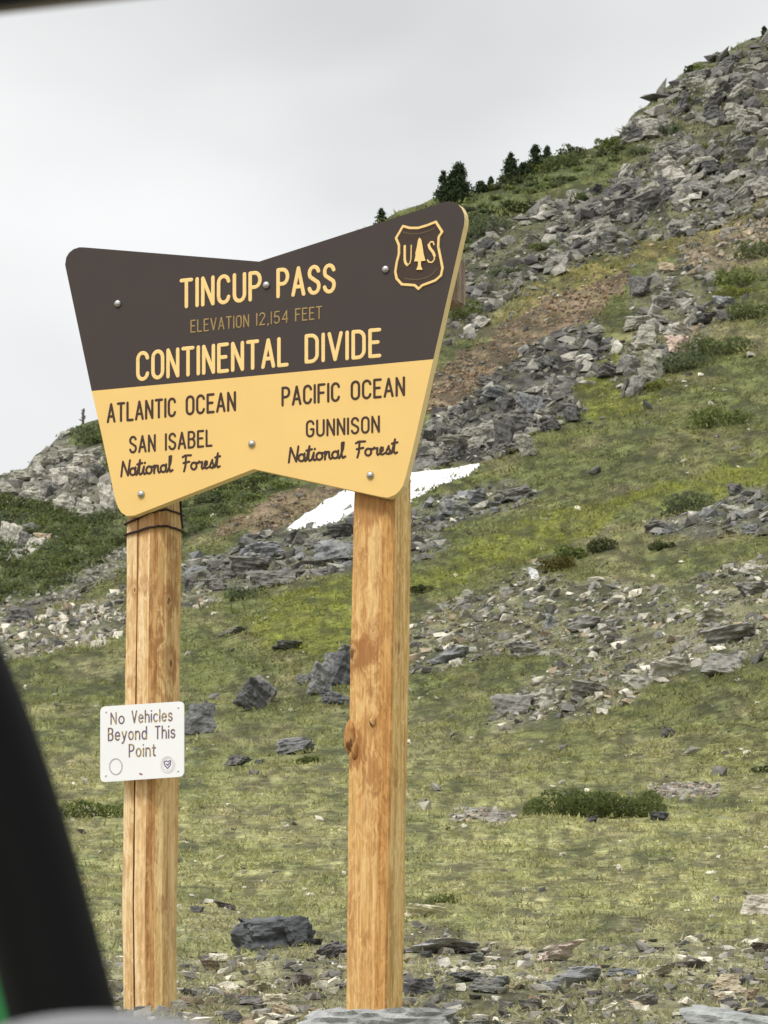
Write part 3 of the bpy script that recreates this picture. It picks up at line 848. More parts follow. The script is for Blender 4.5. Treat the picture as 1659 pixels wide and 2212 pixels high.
tube(bm, [at(389, 1062, yl - 0.07), at(390, 1090, yl - 0.07), at(392, 1120, yl - 0.07), at(394.5, 1141, yl - 0.075)], 0.0045)
wire = bm_obj('wire', bm, M_wire, None, smooth=True)
tag(wire, 'dark wire wound twice round the left post just under the board', 'wire')

# the small notice screwed to the left post
NT = math.radians(27)
NN = np.array([-math.sin(NT), -math.cos(NT), 0.0]); NP = at(303, 1600, yl - 0.125)
notice = empty('notice_sign', NP, 'small white square notice with dark lettering screwed to the left post', 'sign')
def local(o, e):
    o.parent = e
    o.matrix_parent_inverse = Matrix.Translation(-e.location)
    return o
def rrect(c, r, n=5):
    (tlx, tly), (trx, try_), (brx, bry), (blx, bly) = c
    pts = []
    cs = [Vector(q) for q in c]
    for i in range(4):
        p = cs[i]; a = (cs[i - 1] - p).normalized(); b = (cs[(i + 1) % 4] - p).normalized()
        p0, p1 = p + a * r, p + b * r
        for k in range(n + 1):
            t = k / n
            pts.append((p0 * (1 - t) ** 2 + p * 2 * t * (1 - t) + p1 * t * t)[:])
    return pts
bm = bmesh.new()
RR = rrect([(216.5, 1526.5), (397.5, 1514.5), (397.5, 1677.5), (216.5, 1690)], 12)
v = [bm.verts.new(onplane(x, y, 0, NP, NN)) for x, y in RR]; v2 = [bm.verts.new(onplane(x, y, 0, NP, NN) - NN * 0.004) for x, y in RR]
bm.faces.new(v); bm.faces.new(v2)
for i in range(len(v)): bm.faces.new((v[i], v[(i + 1) % len(v)], v2[(i + 1) % len(v)], v2[i]))
plate = local(bm_obj('plate', bm, M_whitep), notice)
kw = dict(n=NN, p0=NP, proud=0.0012)
def nword(t, a, b, c, d, h, m=M_note):
    local(word('lettering', t, a, b, c, d, h, .068, m, None, **kw), notice)
nword('No', 240, 1564.3, 268, 1562.5, 24)
nword('Vehicles', 285.5, 1561.2, 371.5, 1556.5, 25)
nword('Beyond', 234.5, 1599.5, 316.5, 1596, 26)
nword('This', 336, 1595.5, 377.5, 1593, 26)
nword('Point', 279.5, 1634.5, 335.5, 1632.5, 26)
def nstrokes(name, sts, r, m, proud=0.001):
    bm = bmesh.new()
    capsule_strokes(bm, sts, r / F * 15.2, proud, lambda x, y: onplane(x, y, 0, NP, NN), NN)
    return local(bm_obj(name, bm, m), notice)
def ringpts(cx, cy, rx, ry, n=28): return [arc(cx, cy, rx, ry, 0, 360, n)]
nstrokes('seal_ring', ringpts(250.3, 1655.8, 13.5, 17), 1.6, M_seal)
nstrokes('seal_ring', ringpts(362.4, 1651, 14.5, 17.5), 1.9, M_sealin)
nstrokes('seal_ring', ringpts(362.4, 1651, 11, 13.5), 1.3, M_sealin, .0008)
nstrokes('seal_emblem', [[(354.5, 1646), (359, 1643.5), (362.5, 1645), (368.5, 1643)], [(368.5, 1643), (368, 1652), (362, 1660), (356, 1653), (354.5, 1646)], [(359, 1650), (362, 1653), (366, 1648)]], 1.3, M_sealv)
nstrokes('print_mark', [[(301.5, 1671.5), (304, 1670.8)], [(304.5, 1673.5), (307, 1672.5)]], 1.4, M_red)
for x, y in ((229, 1537.5), (385, 1528), (228.5, 1675), (384.5, 1665)):
    local(bolt(x, y, 0.004, None, NP, NN, M_sealin, 'screw'), notice)
SB = onplane(575, 2195)
sign.location = SB
for ch in sign.children:
    ch.matrix_parent_inverse = Matrix.Translation(-Vector(SB))
# ------------------------------------------------------------------ rocks
def make_rock(seed, flat, jag):
    r = np.random.default_rng(seed)
    bm = bmesh.new()
    # a split block: jittered box corners, some broken off, plus a few points on the faces
    c = np.array([(i, j, k) for i in (-1, 1) for j in (-1, 1) for k in (-1, 1)], float)
    c[:, :2] *= 1 + 0.75 * (r.random((8, 2)) - 0.62)
    c[:, 2] *= 1 + 0.6 * (r.random(8) - 0.6)
    for i in r.choice(8, size=3, replace=False): c[i] *= r.uniform(.35, .8)
    e = r.normal(size=(5, 3)); e /= np.linalg.norm(e, axis=1)[:, None]
    e = np.sign(e) * np.abs(e) ** jag * r.uniform(.85, 1.15, (5, 1))
    p = np.concatenate([c, e])
    sh = (r.random(2) - 0.5) * 1.0
    p[:, 0] += p[:, 2] * sh[0]; p[:, 1] += p[:, 2] * sh[1]
    p[:, 2] *= flat
    for q in p: bm.verts.new(q)
    res = bmesh.ops.convex_hull(bm, input=bm.verts[:])
    bmesh.ops.delete(bm, geom=[v for v in bm.verts if not v.link_faces], context='VERTS')
    bmesh.ops.triangulate(bm, faces=bm.faces[:])
    bmesh.ops.recalc_face_normals(bm, faces=bm.faces)
    co = np.array([v.co for v in bm.verts]); co -= (co.max(0) + co.min(0)) / 2
    co /= (co.max(0) - co.min(0)) / 2
    bm.verts.index_update()
    tri = np.array([[v.index for v in f.verts] for f in bm.faces])
    bm.free()
    return co, tri
PROTO = [make_rock(100 + i, 1.0, (0.55, 0.7, 0.42, 0.62)[i % 4]) for i in range(24)]
from mathutils import noise as mnoise
PMESH = []
for i_, (co, tri) in enumerate(PROTO):     # the single rocks get chipped edges, ledges and cracks
    bm = bmesh.new()
    vs = [bm.verts.new(q) for q in co]
    for t_ in tri: bm.faces.new([vs[k] for k in t_])
    for lv in range(4):
        lim = 0.42 * .62 ** lv
        es = [e for e in bm.edges if e.calc_length() > lim]
        if es: bmesh.ops.subdivide_edges(bm, edges=es, cuts=1, use_grid_fill=False)
        bmesh.ops.triangulate(bm, faces=bm.faces[:])
    bm.normal_update()
    off_ = Vector((i_ * 7.1, i_ * 3.3, 0))
    mv = []
    for v in bm.verts:
        p = v.co + off_
        d = .20 * (mnoise.noise(p * 1.3)) + .13 * mnoise.noise(p * 3.1) + .06 * mnoise.noise(p * 7.0)
        st_ = mnoise.noise(Vector((p.x * .5 + p.z * .25, p.y * .5, (p.z + .25 * p.x) * 4.5)))
        d += .11 * (math.floor(st_ * 3) / 3)
        mv.append(v.normal * d)
    for v, d in zip(bm.verts, mv): v.co += d
    me = bpy.data.meshes.new('rock')
    bm.to_mesh(me); bm.free()
    me.shade_flat()
    me.materials.append(M_rock_o)
    PMESH.append(me)

GREY = (0.19, 0.182, 0.163); DARK = (0.115, 0.11, 0.105); PALE = (0.38, 0.36, 0.31); TAN = (0.32, 0.26, 0.18)
WHITE = (0.62, 0.58, 0.47); BLUE = (0.215, 0.22, 0.22); PINK = (0.42, 0.33, 0.27); LICH = (0.275, 0.265, 0.22)
rocks = []     # x, y(base), w, h in photo units, colour, proto, yaw, tilt, name, label, group
def rock(x, y, w, h, col, label=None, group=None, tilt=None, cat='rock', name='rock', deep=0.8, proto=None, sink=0.22):
    rocks.append(dict(x=x, y=y, w=w, h=h, col=col, label=label, group=group, tilt=tilt if tilt is not None else rng.normal(0, 0.12), yaw=rng.normal(0, 0.35),
                      proto=int(rng.integers(24)) if proto is None else proto, cat=cat, name=name, deep=deep, sink=sink, px=w * h if label is None else 1e9, reg=None))
H = rock
g = 'boulders in the meadow'
H(588, 2047, 168, 78, (0.101, 0.106, 0.113), 'large dark jagged boulder lying in the meadow between the two posts', g, tilt=-0.12, name='boulder', cat='boulder', proto=2)
H(640, 2049, 70, 66, (0.086, 0.089, 0.095), 'dark upright end slab leaning on the large jagged boulder between the posts', g, tilt=-0.3, proto=6, name='boulder', cat='boulder')
H(716, 2066, 76, 34, (0.124, 0.117, 0.117), 'small dark slab just left of the right post, beside the jagged boulder', g, tilt=-0.45)
H(650, 2126, 56, 38, (0.194, 0.171, 0.163), 'small brownish pointed stone in the gravel left of the right post foot', g)
H(785, 2300, 400, 118, (0.33, 0.335, 0.325), 'wide pale grey boulder right in front of the foot of the right post', g, name='boulder', cat='boulder', proto=5, tilt=0.02, sink=.1)
H(900, 2268, 120, 66, (0.24, 0.245, 0.235), 'broken grey lump at the right end of the boulder before the right post', g, name='boulder', cat='boulder')
H(1600, 2268, 270, 112, (0.33, 0.34, 0.33), 'pale grey boulder cut by the bottom right corner', g, name='boulder', cat='boulder', proto=9, tilt=0.15, sink=.1)
H(548, 1526, 74, 66, (0.117, 0.117, 0.117), 'dark boulder with a pale sloping face standing between the posts above the notice', g, name='boulder', cat='boulder', tilt=.4)
H(572, 1515, 60, 50, (0.194, 0.186, 0.175), 'paler slab resting against the dark boulder between the posts', g, tilt=.5)
H(692, 1496, 56, 70, (0.21, 0.21, 0.206), 'grey blocky boulder, left of the heap beside the right post', g, name='boulder', cat='boulder')
H(735, 1478, 66, 74, (0.14, 0.14, 0.147), 'dark boulder topping the heap beside the right post', g, name='boulder', cat='boulder')
H(728, 1518, 60, 32, (0.147, 0.147, 0.151), 'dark flat stone at the bottom of the heap beside the right post', g)
H(655, 1478, 38, 26, (0.147, 0.147, 0.14), 'small dark stone left of the heap beside the right post', g)
H(745, 1412, 36, 18, (0.22, 0.22, 0.21), 'pale small slab above the heap beside the right post', g)
H(622, 1413, 66, 18, (0.15, 0.15, 0.14), 'flat grey stone in the bright grass between the posts', g)
H(500, 1385, 62, 12, (0.24, 0.24, 0.21), 'thin pale slab in the grass right of the left post', g)
H(428, 1582, 72, 66, (0.163, 0.163, 0.163), 'dark rounded boulder half hidden behind the white notice', g, name='boulder', cat='boulder', proto=5)
H(633, 1624, 88, 36, (0.225, 0.225, 0.225), 'low grey boulder in the meadow level with the notice', g, tilt=-.1)
H(515, 1645, 52, 24, (0.101, 0.101, 0.101), 'small black stone in the meadow below the low grey boulder', g)
H(560, 1640, 24, 12, (0.101, 0.101, 0.101), 'tiny dark stone right of the small black stone', g)
H(488, 1975, 46, 14, (0.117, 0.109, 0.101), 'dark flat chip above and left of the large jagged boulder', g)
H(425, 1982, 30, 16, (0.124, 0.117, 0.117), 'dark pointed chip just right of the left post', g)
H(300 + 60, 1642, 60, 40, (0.194, 0.194, 0.186), 'grey stone hidden behind the white notice', g)
H(1277, 1780, 36, 14, (0.101, 0.101, 0.101), 'small dark stone below the long green shrub', g)
H(1424, 1772, 40, 17, (0.093, 0.093, 0.093), 'dark stone below the right end of the long green shrub', g)
H(1445, 1590, 26, 22, (0.101, 0.101, 0.093), 'dark stone at the upper edge of the meadow, far right', g)
H(1336, 1888, 20, 13, WHITE, 'single small white stone in the open meadow at right', g)
H(1632, 1980, 68, 44, (0.60, 0.55, 0.46), 'pale rounded stone at the right edge above the gravel', g, proto=5)
H(922, 1996, 96, 32, (0.66, 0.60, 0.44), 'cream stone in the grass just right of the right post', g)
H(1205, 2064, 106, 36, (0.60, 0.50, 0.43), 'long pinkish slab in the foreground gravel', g, tilt=-.1)
H(1245, 2116, 130, 46, (0.24, 0.245, 0.25), 'broad dark grey flat rock in the foreground gravel below the pinkish slab', g, tilt=.05, proto=8)
H(1570, 2118, 54, 26, (0.45, 0.38, 0.27), 'tan rounded stone on top of the foreground pair at right', g, proto=5)
H(1575, 2138, 72, 26, (0.42, 0.35, 0.24), 'long tan stone under the tan rounded one at right', g, proto=1)
H(1560, 2160, 50, 22, (0.45, 0.4, 0.3), 'lowest tan stone of the foreground stack at right', g)
H(1152, 2162, 34, 34, (0.4, 0.25, 0.15), 'orange brown stone in the foreground gravel', g)
H(1430, 2104, 70, 20, (0.48, 0.45, 0.36), 'cream slab in the gravel left of the tan stones', g, tilt=-.2)
H(1340, 2108, 84, 16, (0.20, 0.21, 0.22), 'dark slate slab in the gravel below the long pinkish one', g)
H(900, 2140, 64, 34, (0.18, 0.175, 0.175), 'grey stone just right of the right post foot', g)
H(960, 2052, 190, 22, (0.30, 0.29, 0.29), 'wide flat grey bed of rock right of the right post', g, proto=8, sink=.35)
H(920, 2060, 30, 16, (0.086, 0.086, 0.078), 'black chip on the flat bed right of the right post', g)
H(1030, 2062, 40, 20, (0.163, 0.171, 0.155), 'dark stone at the right end of the flat bed', g)
H(1010, 2118, 70, 26, (0.147, 0.147, 0.14), 'dark flat stone below the flat grey bed', g)
H(1055, 2135, 90, 36, (0.16, 0.16, 0.155), 'grey low rock in the gravel right of the post foot', g)
H(565, 2152, 64, 22, (0.46, 0.43, 0.3), 'cream stone in the gravel between the posts', g)
H(590, 2180, 54, 26, (0.48, 0.44, 0.33), 'cream boulder at the bottom between the posts', g)
H(470, 2070, 42, 20, (0.55, 0.52, 0.42), 'white stone in the meadow just right of the left post', g)
H(545, 2178, 60, 20, (0.147, 0.14, 0.132), 'dark stone at the bottom between the posts', g)
H(1490, 2090, 90, 18, (0.147, 0.14, 0.132), 'thin dark stone in gravel above the tan stones', g)
H(1640, 2045, 60, 18, (0.163, 0.14, 0.117), 'dark brown low bank stone at the right edge', g)
# jointed outcrop right of the rust coloured scree
g = 'blocks of the jointed outcrop on the right'
for (x, y, w, h, c, l) in [
    (1381, 642, 48, 50, DARK, 'dark lichened slab at the top left of the jointed outcrop'), (1453, 625, 36, 24, PALE, 'pale rounded block near the top of the jointed outcrop'),
    (1434, 664, 50, 34, GREY, 'grey wedge under the pale top block of the jointed outcrop'), (1484, 667, 42, 26, PALE, 'pale tan block on the right shoulder of the jointed outcrop'),
    (1386, 700, 62, 28, LICH, 'flat ledge on the left side of the jointed outcrop'), (1398, 734, 50, 46, LICH, 'squat block under the left ledge of the jointed outcrop'),
    (1465, 720, 58, 30, PALE, 'broad pale ledge in the middle of the jointed outcrop'), (1465, 758, 56, 40, PINK, 'pinkish square block under the middle ledge of the jointed outcrop'),
    (1502, 732, 26, 34, TAN, 'narrow tan block over the dark hollow of the jointed outcrop'), (1362, 788, 46, 44, GREY, 'grey block low on the left of the jointed outcrop'),
    (1414, 806, 54, 64, LICH, 'large pale grey triangular block at the foot of the jointed outcrop'), (1372, 846, 44, 50, GREY, 'lowest tilted block of the jointed outcrop'),
    (1351, 850, 22, 42, DARK, 'dark narrow block at the lowest left corner of the jointed outcrop'), (1520, 697, 62, 24, DARK, 'long dark ledge on the right of the jointed outcrop'),
    (1566, 660, 54, 22, BLUE, 'blue grey slab right of the jointed outcrop below the bright grass'), (1314, 797, 54, 28, DARK, 'dark overhung rock left of the jointed outcrop'),
    (1428, 690, 44, 22, GREY, 'small ledge in the heart of the jointed outcrop'), (1440, 600, 40, 26, TAN, 'brown cap stone above the jointed outcrop'),
    (1380, 748, 36, 16, PALE, 'thin pale ledge low on the left of the jointed outcrop'), (1565, 700, 40, 26, DARK, 'dark stone at the far right of the jointed outcrop')]:
    H(x, y, w, h, tuple(min(.6, v * 1.25) for v in c), l, g, deep=0.9)
# outcrop on the left ridge
g = 'blocks of the left ridge outcrop'
for (x, y, w, h, c, l) in [
    (158, 1034, 32, 30, PALE, 'pale square block in the middle of the left ridge outcrop'), (125, 1048, 34, 36, PALE, 'pale upright slab left of the square block of the left ridge outcrop'),
    (183, 1000, 46, 24, PALE, 'pale tilted slab high on the left ridge outcrop'), (206, 988, 30, 24, LICH, 'topmost tilted block of the left ridge outcrop beside the board'),
    (140, 1116, 50, 48, PALE, 'large pale pointed block at the foot of the left ridge outcrop'), (181, 1118, 38, 44, PALE, 'pale upright slab at the foot of the left ridge outcrop'),
    (232, 1100, 44, 58, PALE, 'pale pillar block of the left ridge outcrop touching the board'), (89, 1004, 52, 30, LICH, 'grey block on the crest of the left ridge outcrop'),
    (74, 1078, 46, 32, PALE, 'rounded pale block low on the left ridge outcrop'), (105, 1062, 34, 32, GREY, 'grey block between the pale ones of the left ridge outcrop'),
    (145, 988, 52, 28, LICH, 'lichened block near the top of the left ridge outcrop'), (45, 1045, 56, 26, LICH, 'long grey block at the left end of the ridge outcrop'),
    (15, 1075, 50, 28, LICH, 'low grey block at the left edge of the ridge outcrop'), (210, 1040, 36, 40, DARK, 'dark recessed block of the left ridge outcrop'),
    (20, 1188, 46, 58, PALE, 'tall pinkish grey block of the lower left crag'), (74, 1196, 40, 40, PALE, 'right end block of the lower left crag'),
    (49, 1198, 32, 50, GREY, 'middle block of the lower left crag'), (90, 1165, 40, 20, TAN, 'flat tan capstone of the lower left crag'), (36, 1214, 36, 26, PALE, 'lowest block of the lower left crag'),
    (45, 1342, 66, 38, DARK, 'dark boulder at the left edge above the pale stones')]:
    H(x, y, w, h, tuple(min(.6, v * 1.25) for v in c), l, g, deep=0.9)
# flat slabs between the posts below the snow
g = 'flat slabs between the posts'
for (x, y, w, h, c, l) in [
    (575, 1204, 84, 34, BLUE, 'blue grey flat slab left of centre below the snow'), (722, 1214, 110, 52, BLUE, 'largest smooth grey slab against the right post below the snow'),
    (540, 1240, 86, 36, GREY, 'grey slab lying under the blue grey one'), (590, 1274, 110, 40, GREY, 'lowest broad grey slab above the green bank'),
    (466, 1282, 56, 28, GREY, 'rounded grey stone right of the left post above the pale stones'), (410, 1278, 36, 28, DARK, 'dark block just right of the left post'),
    (738, 1156, 56, 34, DARK, 'dark rounded boulder under the tip of the snow'), (428, 1238, 48, 24, BLUE, 'blue grey stone just right of the left post'), (505, 1248, 52, 28, GREY, 'grey stone between the slabs'),
    (640, 1170, 60, 26, DARK, 'dark low slab below the point of the snow'), (690, 1240, 60, 18, GREY, 'thin grey slab left of the largest smooth slab')]:
    H(x, y, w, h, c, l, g, sink=0.3)
# boulder heap right of the board
g = 'boulders of the dark heap right of the board'
for (x, y, w, h, c, l) in [
    (1097, 884, 44, 42, DARK, 'dark cube in the middle of the boulder heap'), (1142, 880, 60, 48, BLUE, 'large rounded grey boulder near the top of the heap'), (1194, 841, 42, 22, PALE, 'pale slab on the upper right of the heap'),
    (1232, 908, 54, 44, DARK, 'dark boulder at the right end of the heap against the grass'), (1124, 922, 80, 44, GREY, 'big grey slab across the middle of the heap'), (1090, 966, 46, 60, DARK, 'tall dark boulder at the foot of the heap'),
    (1134, 984, 44, 46, LICH, 'lichened boulder at the lower right of the heap'), (1036, 946, 58, 38, LICH, 'grey boulder on the lower left of the heap'), (992, 966, 70, 36, LICH, 'long pale grey rock above the snow'),
    (1058, 922, 36, 24, PALE, 'small pale block in the heap'), (1070, 848, 56, 26, BLUE, 'blue grey slab at the top of the heap'), (1216, 806, 28, 16, PALE, 'small pale slab above the heap'),
    (923, 984, 52, 24, GREY, 'grey slab beside the board edge above the snow'), (916, 1006, 66, 32, GREY, 'low grey slab right above the snow'), (957, 998, 50, 24, DARK, 'dark slab on the upper edge of the snow'),
    (1112, 1066, 84, 28, GREY, 'flat grey slab in the grass below the snow tip'), (984, 1096, 70, 38, BLUE, 'grey slab on the lower edge of the snow'), (1030, 1066, 58, 28, BLUE, 'bluish slab right of the snow'), (1216, 768, 40, 24, DARK, 'dark round boulder above the heap by the rust scree')]:
    H(x, y, w, h, c, l, g)
# ledges in the lower right of the slope
g = 'ledges of the lower right slope'
for (x, y, w, h, c, l) in [
    (1155, 1266, 36, 32, WHITE, 'white block standing up at the head of the stony band'), (1261, 1360, 80, 38, GREY, 'grey ledge in the middle of the stony band'), (1186, 1358, 40, 38, BLUE, 'square grey block left of the grey ledge'),
    (974, 1424, 104, 36, BLUE, 'blue grey slab at the left of the stony band near the right post'), (1135, 1422, 98, 40, GREY, 'broad slab in the lower stony band'), (1448, 1466, 104, 54, LICH, 'pale topped ledge at lower right'),
    (1566, 1462, 110, 56, GREY, 'dark fronted ledge with a cream rim at the lower right'), (1579, 1388, 124, 48, GREY, 'long layered ledge at the right edge'), (1538, 1354, 100, 40, LICH, 'layered ledge above the long one at right'),
    (1105, 1548, 100, 64, GREY, 'left end of the low ledge above the meadow'), (1176, 1532, 92, 54, LICH, 'middle of the low ledge above the meadow'), (1266, 1512, 92, 42, GREY, 'grey rock on the right part of the low ledge'), (1377, 1490, 80, 40, LICH, 'pale grey rock beyond the low ledge'),
    (1629, 1298, 84, 32, GREY, 'layered grey slab at the right edge above the ledges'), (1626, 1254, 70, 28, PALE, 'pale slab at the right edge above the layered one'), (1417, 1166, 56, 26, DARK, 'dark slab right of the shadowed scrub'), (1589, 1138, 66, 34, LICH, 'rounded grey rock in the upper right grass'),
    (1589, 1086, 40, 28, DARK, 'dark rock with a pale foot below the blue green shrub'), (1480, 1450, 60, 10, WHITE, 'thin cream rim on the lower right ledge')]:
    H(x, y - h * .12, w * .92, h * .8, tuple(min(.62, v * 1.3) for v in c), l, g, sink=0.38)

# loose stones, drawn by cover type: (kind, count, size range, aspect, palette with weights)
def pal(*a): return a
SPEC = [('ridge_scree', 1400, 7, 70, .5, pal((GREY, 4), (PALE, 1.2), (DARK, 2.2), (LICH, 3))),
        ('slope_scree', 2000, 6, 46, .5, pal((GREY, 4), (PALE, 1), (DARK, 2), (LICH, 3))),
        ('boulder_pile', 800, 9, 46, .5, pal((GREY, 4), (PALE, .9), (DARK, 3), (LICH, 3))),
        ('outcrop', 230, 9, 34, .6, pal((GREY, 3), (PALE, 2), (LICH, 3), (DARK, 1))),
        ('low_slabs', 700, 5, 44, .38, pal((GREY, 4), (BLUE, 3), (PALE, 1))),
        ('mid_slabs', 900, 6, 48, .4, pal((GREY, 4), (BLUE, 3), (LICH, 2), (PALE, .6))),
        ('pale_stones', 900, 6, 26, .6, pal((PALE, 4), (WHITE, 4.0), (GREY, 3), (TAN, 2), (DARK, .8))),
        ('lower_band', 3000, 5, 34, .45, pal((GREY, 4), (PALE, 2.5), (WHITE, 1.6), (TAN, 1), (LICH, 3))),
        ('left_outcrop', 420, 8, 34, .7, pal((LICH, 4), (PALE, 4), (GREY, 2), (DARK, 1))),
        ('gravel_strip', 420, 6, 20, .5, pal((GREY, 3), (PALE, 3), (LICH, 2))),
        ('rust', 1900, 4, 13, .5, pal(((0.26, 0.18, 0.11), 6), ((0.17, 0.135, 0.10), 3), (TAN, 2.0), (DARK, .7), (GREY, 1.5))),
        ('tan_scree', 420, 6, 24, .55, pal((TAN, 4), (GREY, 2), (PALE, 1.5))),
        ('fore_gravel', 4600, 6, 42, .45, pal((GREY, 4), (PALE, 3.4), (WHITE, 2.4), (TAN, 1.4), (DARK, 1.6))),
        ('fore_pale', 260, 6, 18, .4, pal((PALE, 3), (PINK, 2), (GREY, 1))),
        ('yellow', 120, 6, 18, .5, pal((TAN, 3), (PALE, 1), (GREY, 2)))]
for kind, cnt, lo, hi, asp, pl in SPEC:
    xs_, ys_ = [], []
    for p in REG[kind]:
        pass
    allp = np.concatenate([np.array(p, float) for p in REG[kind]])
    x0, y0 = allp.min(0) - 30; x1, y1 = allp.max(0) + 30
    x0, x1 = max(x0, -220), min(x1, 1850)
    got = 0
    while got < cnt:
        x = rng.uniform(x0, x1, 4000); y = rng.uniform(y0, y1, 4000)
        m = in_reg(kind, x, y) & (y > skyline(x) + 1) & (y < 2330)
        m &= (fbm(x / 45, y / 22, 3, 1) + rng.normal(0, .25, 4000)) > -0.02
        x, y = x[m][:cnt - got], y[m][:cnt - got]
        wts = np.array([q[1] for q in pl]); wts = wts / wts.sum()
        for xx, yy in zip(x, y):
            u = rng.random()
            w = lo * (hi / lo) ** (u ** 2.6)
            if kind == 'fore_gravel': w *= 0.75 + 0.5 * (yy - 2000) / 200
            a = asp * rng.uniform(.6, 1.35)
            cc = pl[rng.choice(len(pl), p=wts)][0]
            cc = tuple(np.clip(np.array(cc) * rng.uniform(.72, 1.3), 0, .85))
            rocks.append(dict(x=xx, y=yy + w * a * .3, w=w, h=w * a, col=cc, label=None, group=None, tilt=(rng.normal(-.32, .33) if yy < 1150 else rng.normal(-.08, .2)), yaw=rng.normal(0, .7), proto=int(rng.integers(24)),
                              cat='rock', name='rock', deep=rng.uniform(.6, 1.1), sink=rng.uniform(.15, .5), px=w * w * a, reg=kind))
        got += len(x)
# stray stones over the grass
for i in range(800):
    x = rng.uniform(-150, 1800); y = rng.uniform(520, 2080)
    if y < skyline(x) + 25: continue
    big = rng.random() < .04
    w = rng.uniform(20, 38) if big else rng.uniform(5, 17)
    c = [GREY, PALE, WHITE, DARK, DARK, GREY, WHITE, WHITE][rng.integers(8)]
    rocks.append(dict(x=x, y=y, w=w, h=w * rng.uniform(.35, .65), col=tuple(np.clip(np.array(c) * rng.uniform(.8, 1.2), 0, .85)), label=None, group=None, tilt=rng.normal(0, .2), yaw=rng.normal(0, .5),
                      proto=int(rng.integers(24)), cat='rock', name='rock', deep=.9, sink=.25, px=w * w * .5, reg='stray'))
BOARDP = OUT
def hidden(x, y):
    return bool(inpoly(np.array([x]), np.array([y]), BOARDP)[0]) or (272 < x < 388 and y > 1080) or (752 < x < 884 and y > 1050) or x < 8 or x > 1651 or y > 2206 or (x < (y - 1370) * .31 and y > 1370) or (217 < x < 398 and 1516 < y < 1690)
WHERE = {'ridge_scree': 'steep scree at upper right', 'slope_scree': 'grey scree above the rust coloured band', 'boulder_pile': 'dark boulder heap right of the board',
         'outcrop': 'jointed outcrop on the right', 'low_slabs': 'grass right of the snow', 'mid_slabs': 'slabs between the posts', 'pale_stones': 'pale stones left of the left post',
         'lower_band': 'stony band at lower right', 'left_outcrop': 'left ridge outcrop', 'gravel_strip': 'grey gravel strip left of the left post', 'rust': 'rust coloured scree', 'tan_scree': 'tan scree at the right edge',
         'fore_gravel': 'foreground gravel', 'fore_pale': 'pale gravel patch in the meadow', 'yellow': 'yellow grass band', 'stray': 'open grass'}
for r in rocks:                     # stones right on the skyline sit low in the turf
    if r['reg'] == 'ridge_scree' and r['y'] - r['h'] < skyline(r['x']) + 14: r['h'] *= .6; r['sink'] = .45; r['px'] *= .5
hand = [r for r in rocks if r['label']]
auto = [r for r in rocks if not r['label']]
auto.sort(key=lambda r: -(r['px'] if not hidden(r['x'], r['y'] - r['h'] / 2) else r['px'] * 1e-6))
n_single = 296 - len(hand)
single, loose = hand + auto[:n_single], auto[n_single:]
def place(r):
    P0 = surf(np.array(r['x']), np.array(r['y']))
    D = float(np.linalg.norm(P0 - CAM))
    k = D / F
    sx, sz = r['w'] / 2 * k, r['h'] / 2 * k / (1 - r['sink'] * 0.5)
    return P0, sx, sx * r['deep'], sz
def rotm(yaw, tilt):
    cy, sy, ct, st = math.cos(yaw), math.sin(yaw), math.cos(tilt), math.sin(tilt)
    return np.array([[ct, 0, st], [0, 1, 0], [-st, 0, ct]]) @ np.array([[cy, -sy, 0], [sy, cy, 0], [0, 0, 1]])
for r in single:
    P0, sx, sy, sz = place(r)
    o = bpy.data.objects.new(r['name'], PMESH[r['proto']])
    R = rotm(r['yaw'], r['tilt'])
    M4 = Matrix([list(row) + [0] for row in R] + [[0, 0, 0, 1]])
    o.matrix_world = Matrix.Translation(Vector(P0 + np.array([0, 0, sz * (1 - r['sink'])]))) @ M4 @ Matrix.Diagonal((sx, sy, sz, 1))
    o.color = (*r['col'], 1)
    C.objects.link(o)
    if r['label']:
        tag(o, r['label'], r['cat'], r['group'])
    else:
        lum = sum(r['col']) / 3
        tone = 'dark' if lum < .10 else 'grey' if lum < .2 else 'pale' if lum < .36 else 'whitish'
        if r['col'][0] > r['col'][2] * 1.45: tone = ('dark brown', 'brown', 'tan', 'cream')[('dark', 'grey', 'pale', 'whitish').index(tone)]
        shape = 'flat' if r['h'] < r['w'] * .42 else 'blocky' if r['h'] > r['w'] * .72 else 'angular'
        size = 'large' if r['w'] > 34 else 'medium' if r['w'] > 25 else 'small'
        lab = '%s %s %s rock in the %s' % (size, tone, shape, WHERE[r['reg']])
        tag(o, lab, 'rock', lab.replace(' rock in', ' rocks in'))
Vs, Ts, Cs = [], [], []
off = 0
for r in loose:
    co, tri = PROTO[r['proto']]
    P0, sx, sy, sz = place(r)
    V = (co * np.array([sx, sy, sz])) @ rotm(r['yaw'], r['tilt']).T + P0 + np.array([0, 0, sz * (1 - r['sink'])])
    Vs.append(V); Ts.append(tri + off); Cs.append(np.repeat([r['col']], len(co), 0)); off += len(co)
me = np_mesh('loose_stones', np.concatenate(Vs), np.concatenate(Ts), 3, np.concatenate(Cs))
tag(link('loose_stones', me, M_rock), kind='stuff')

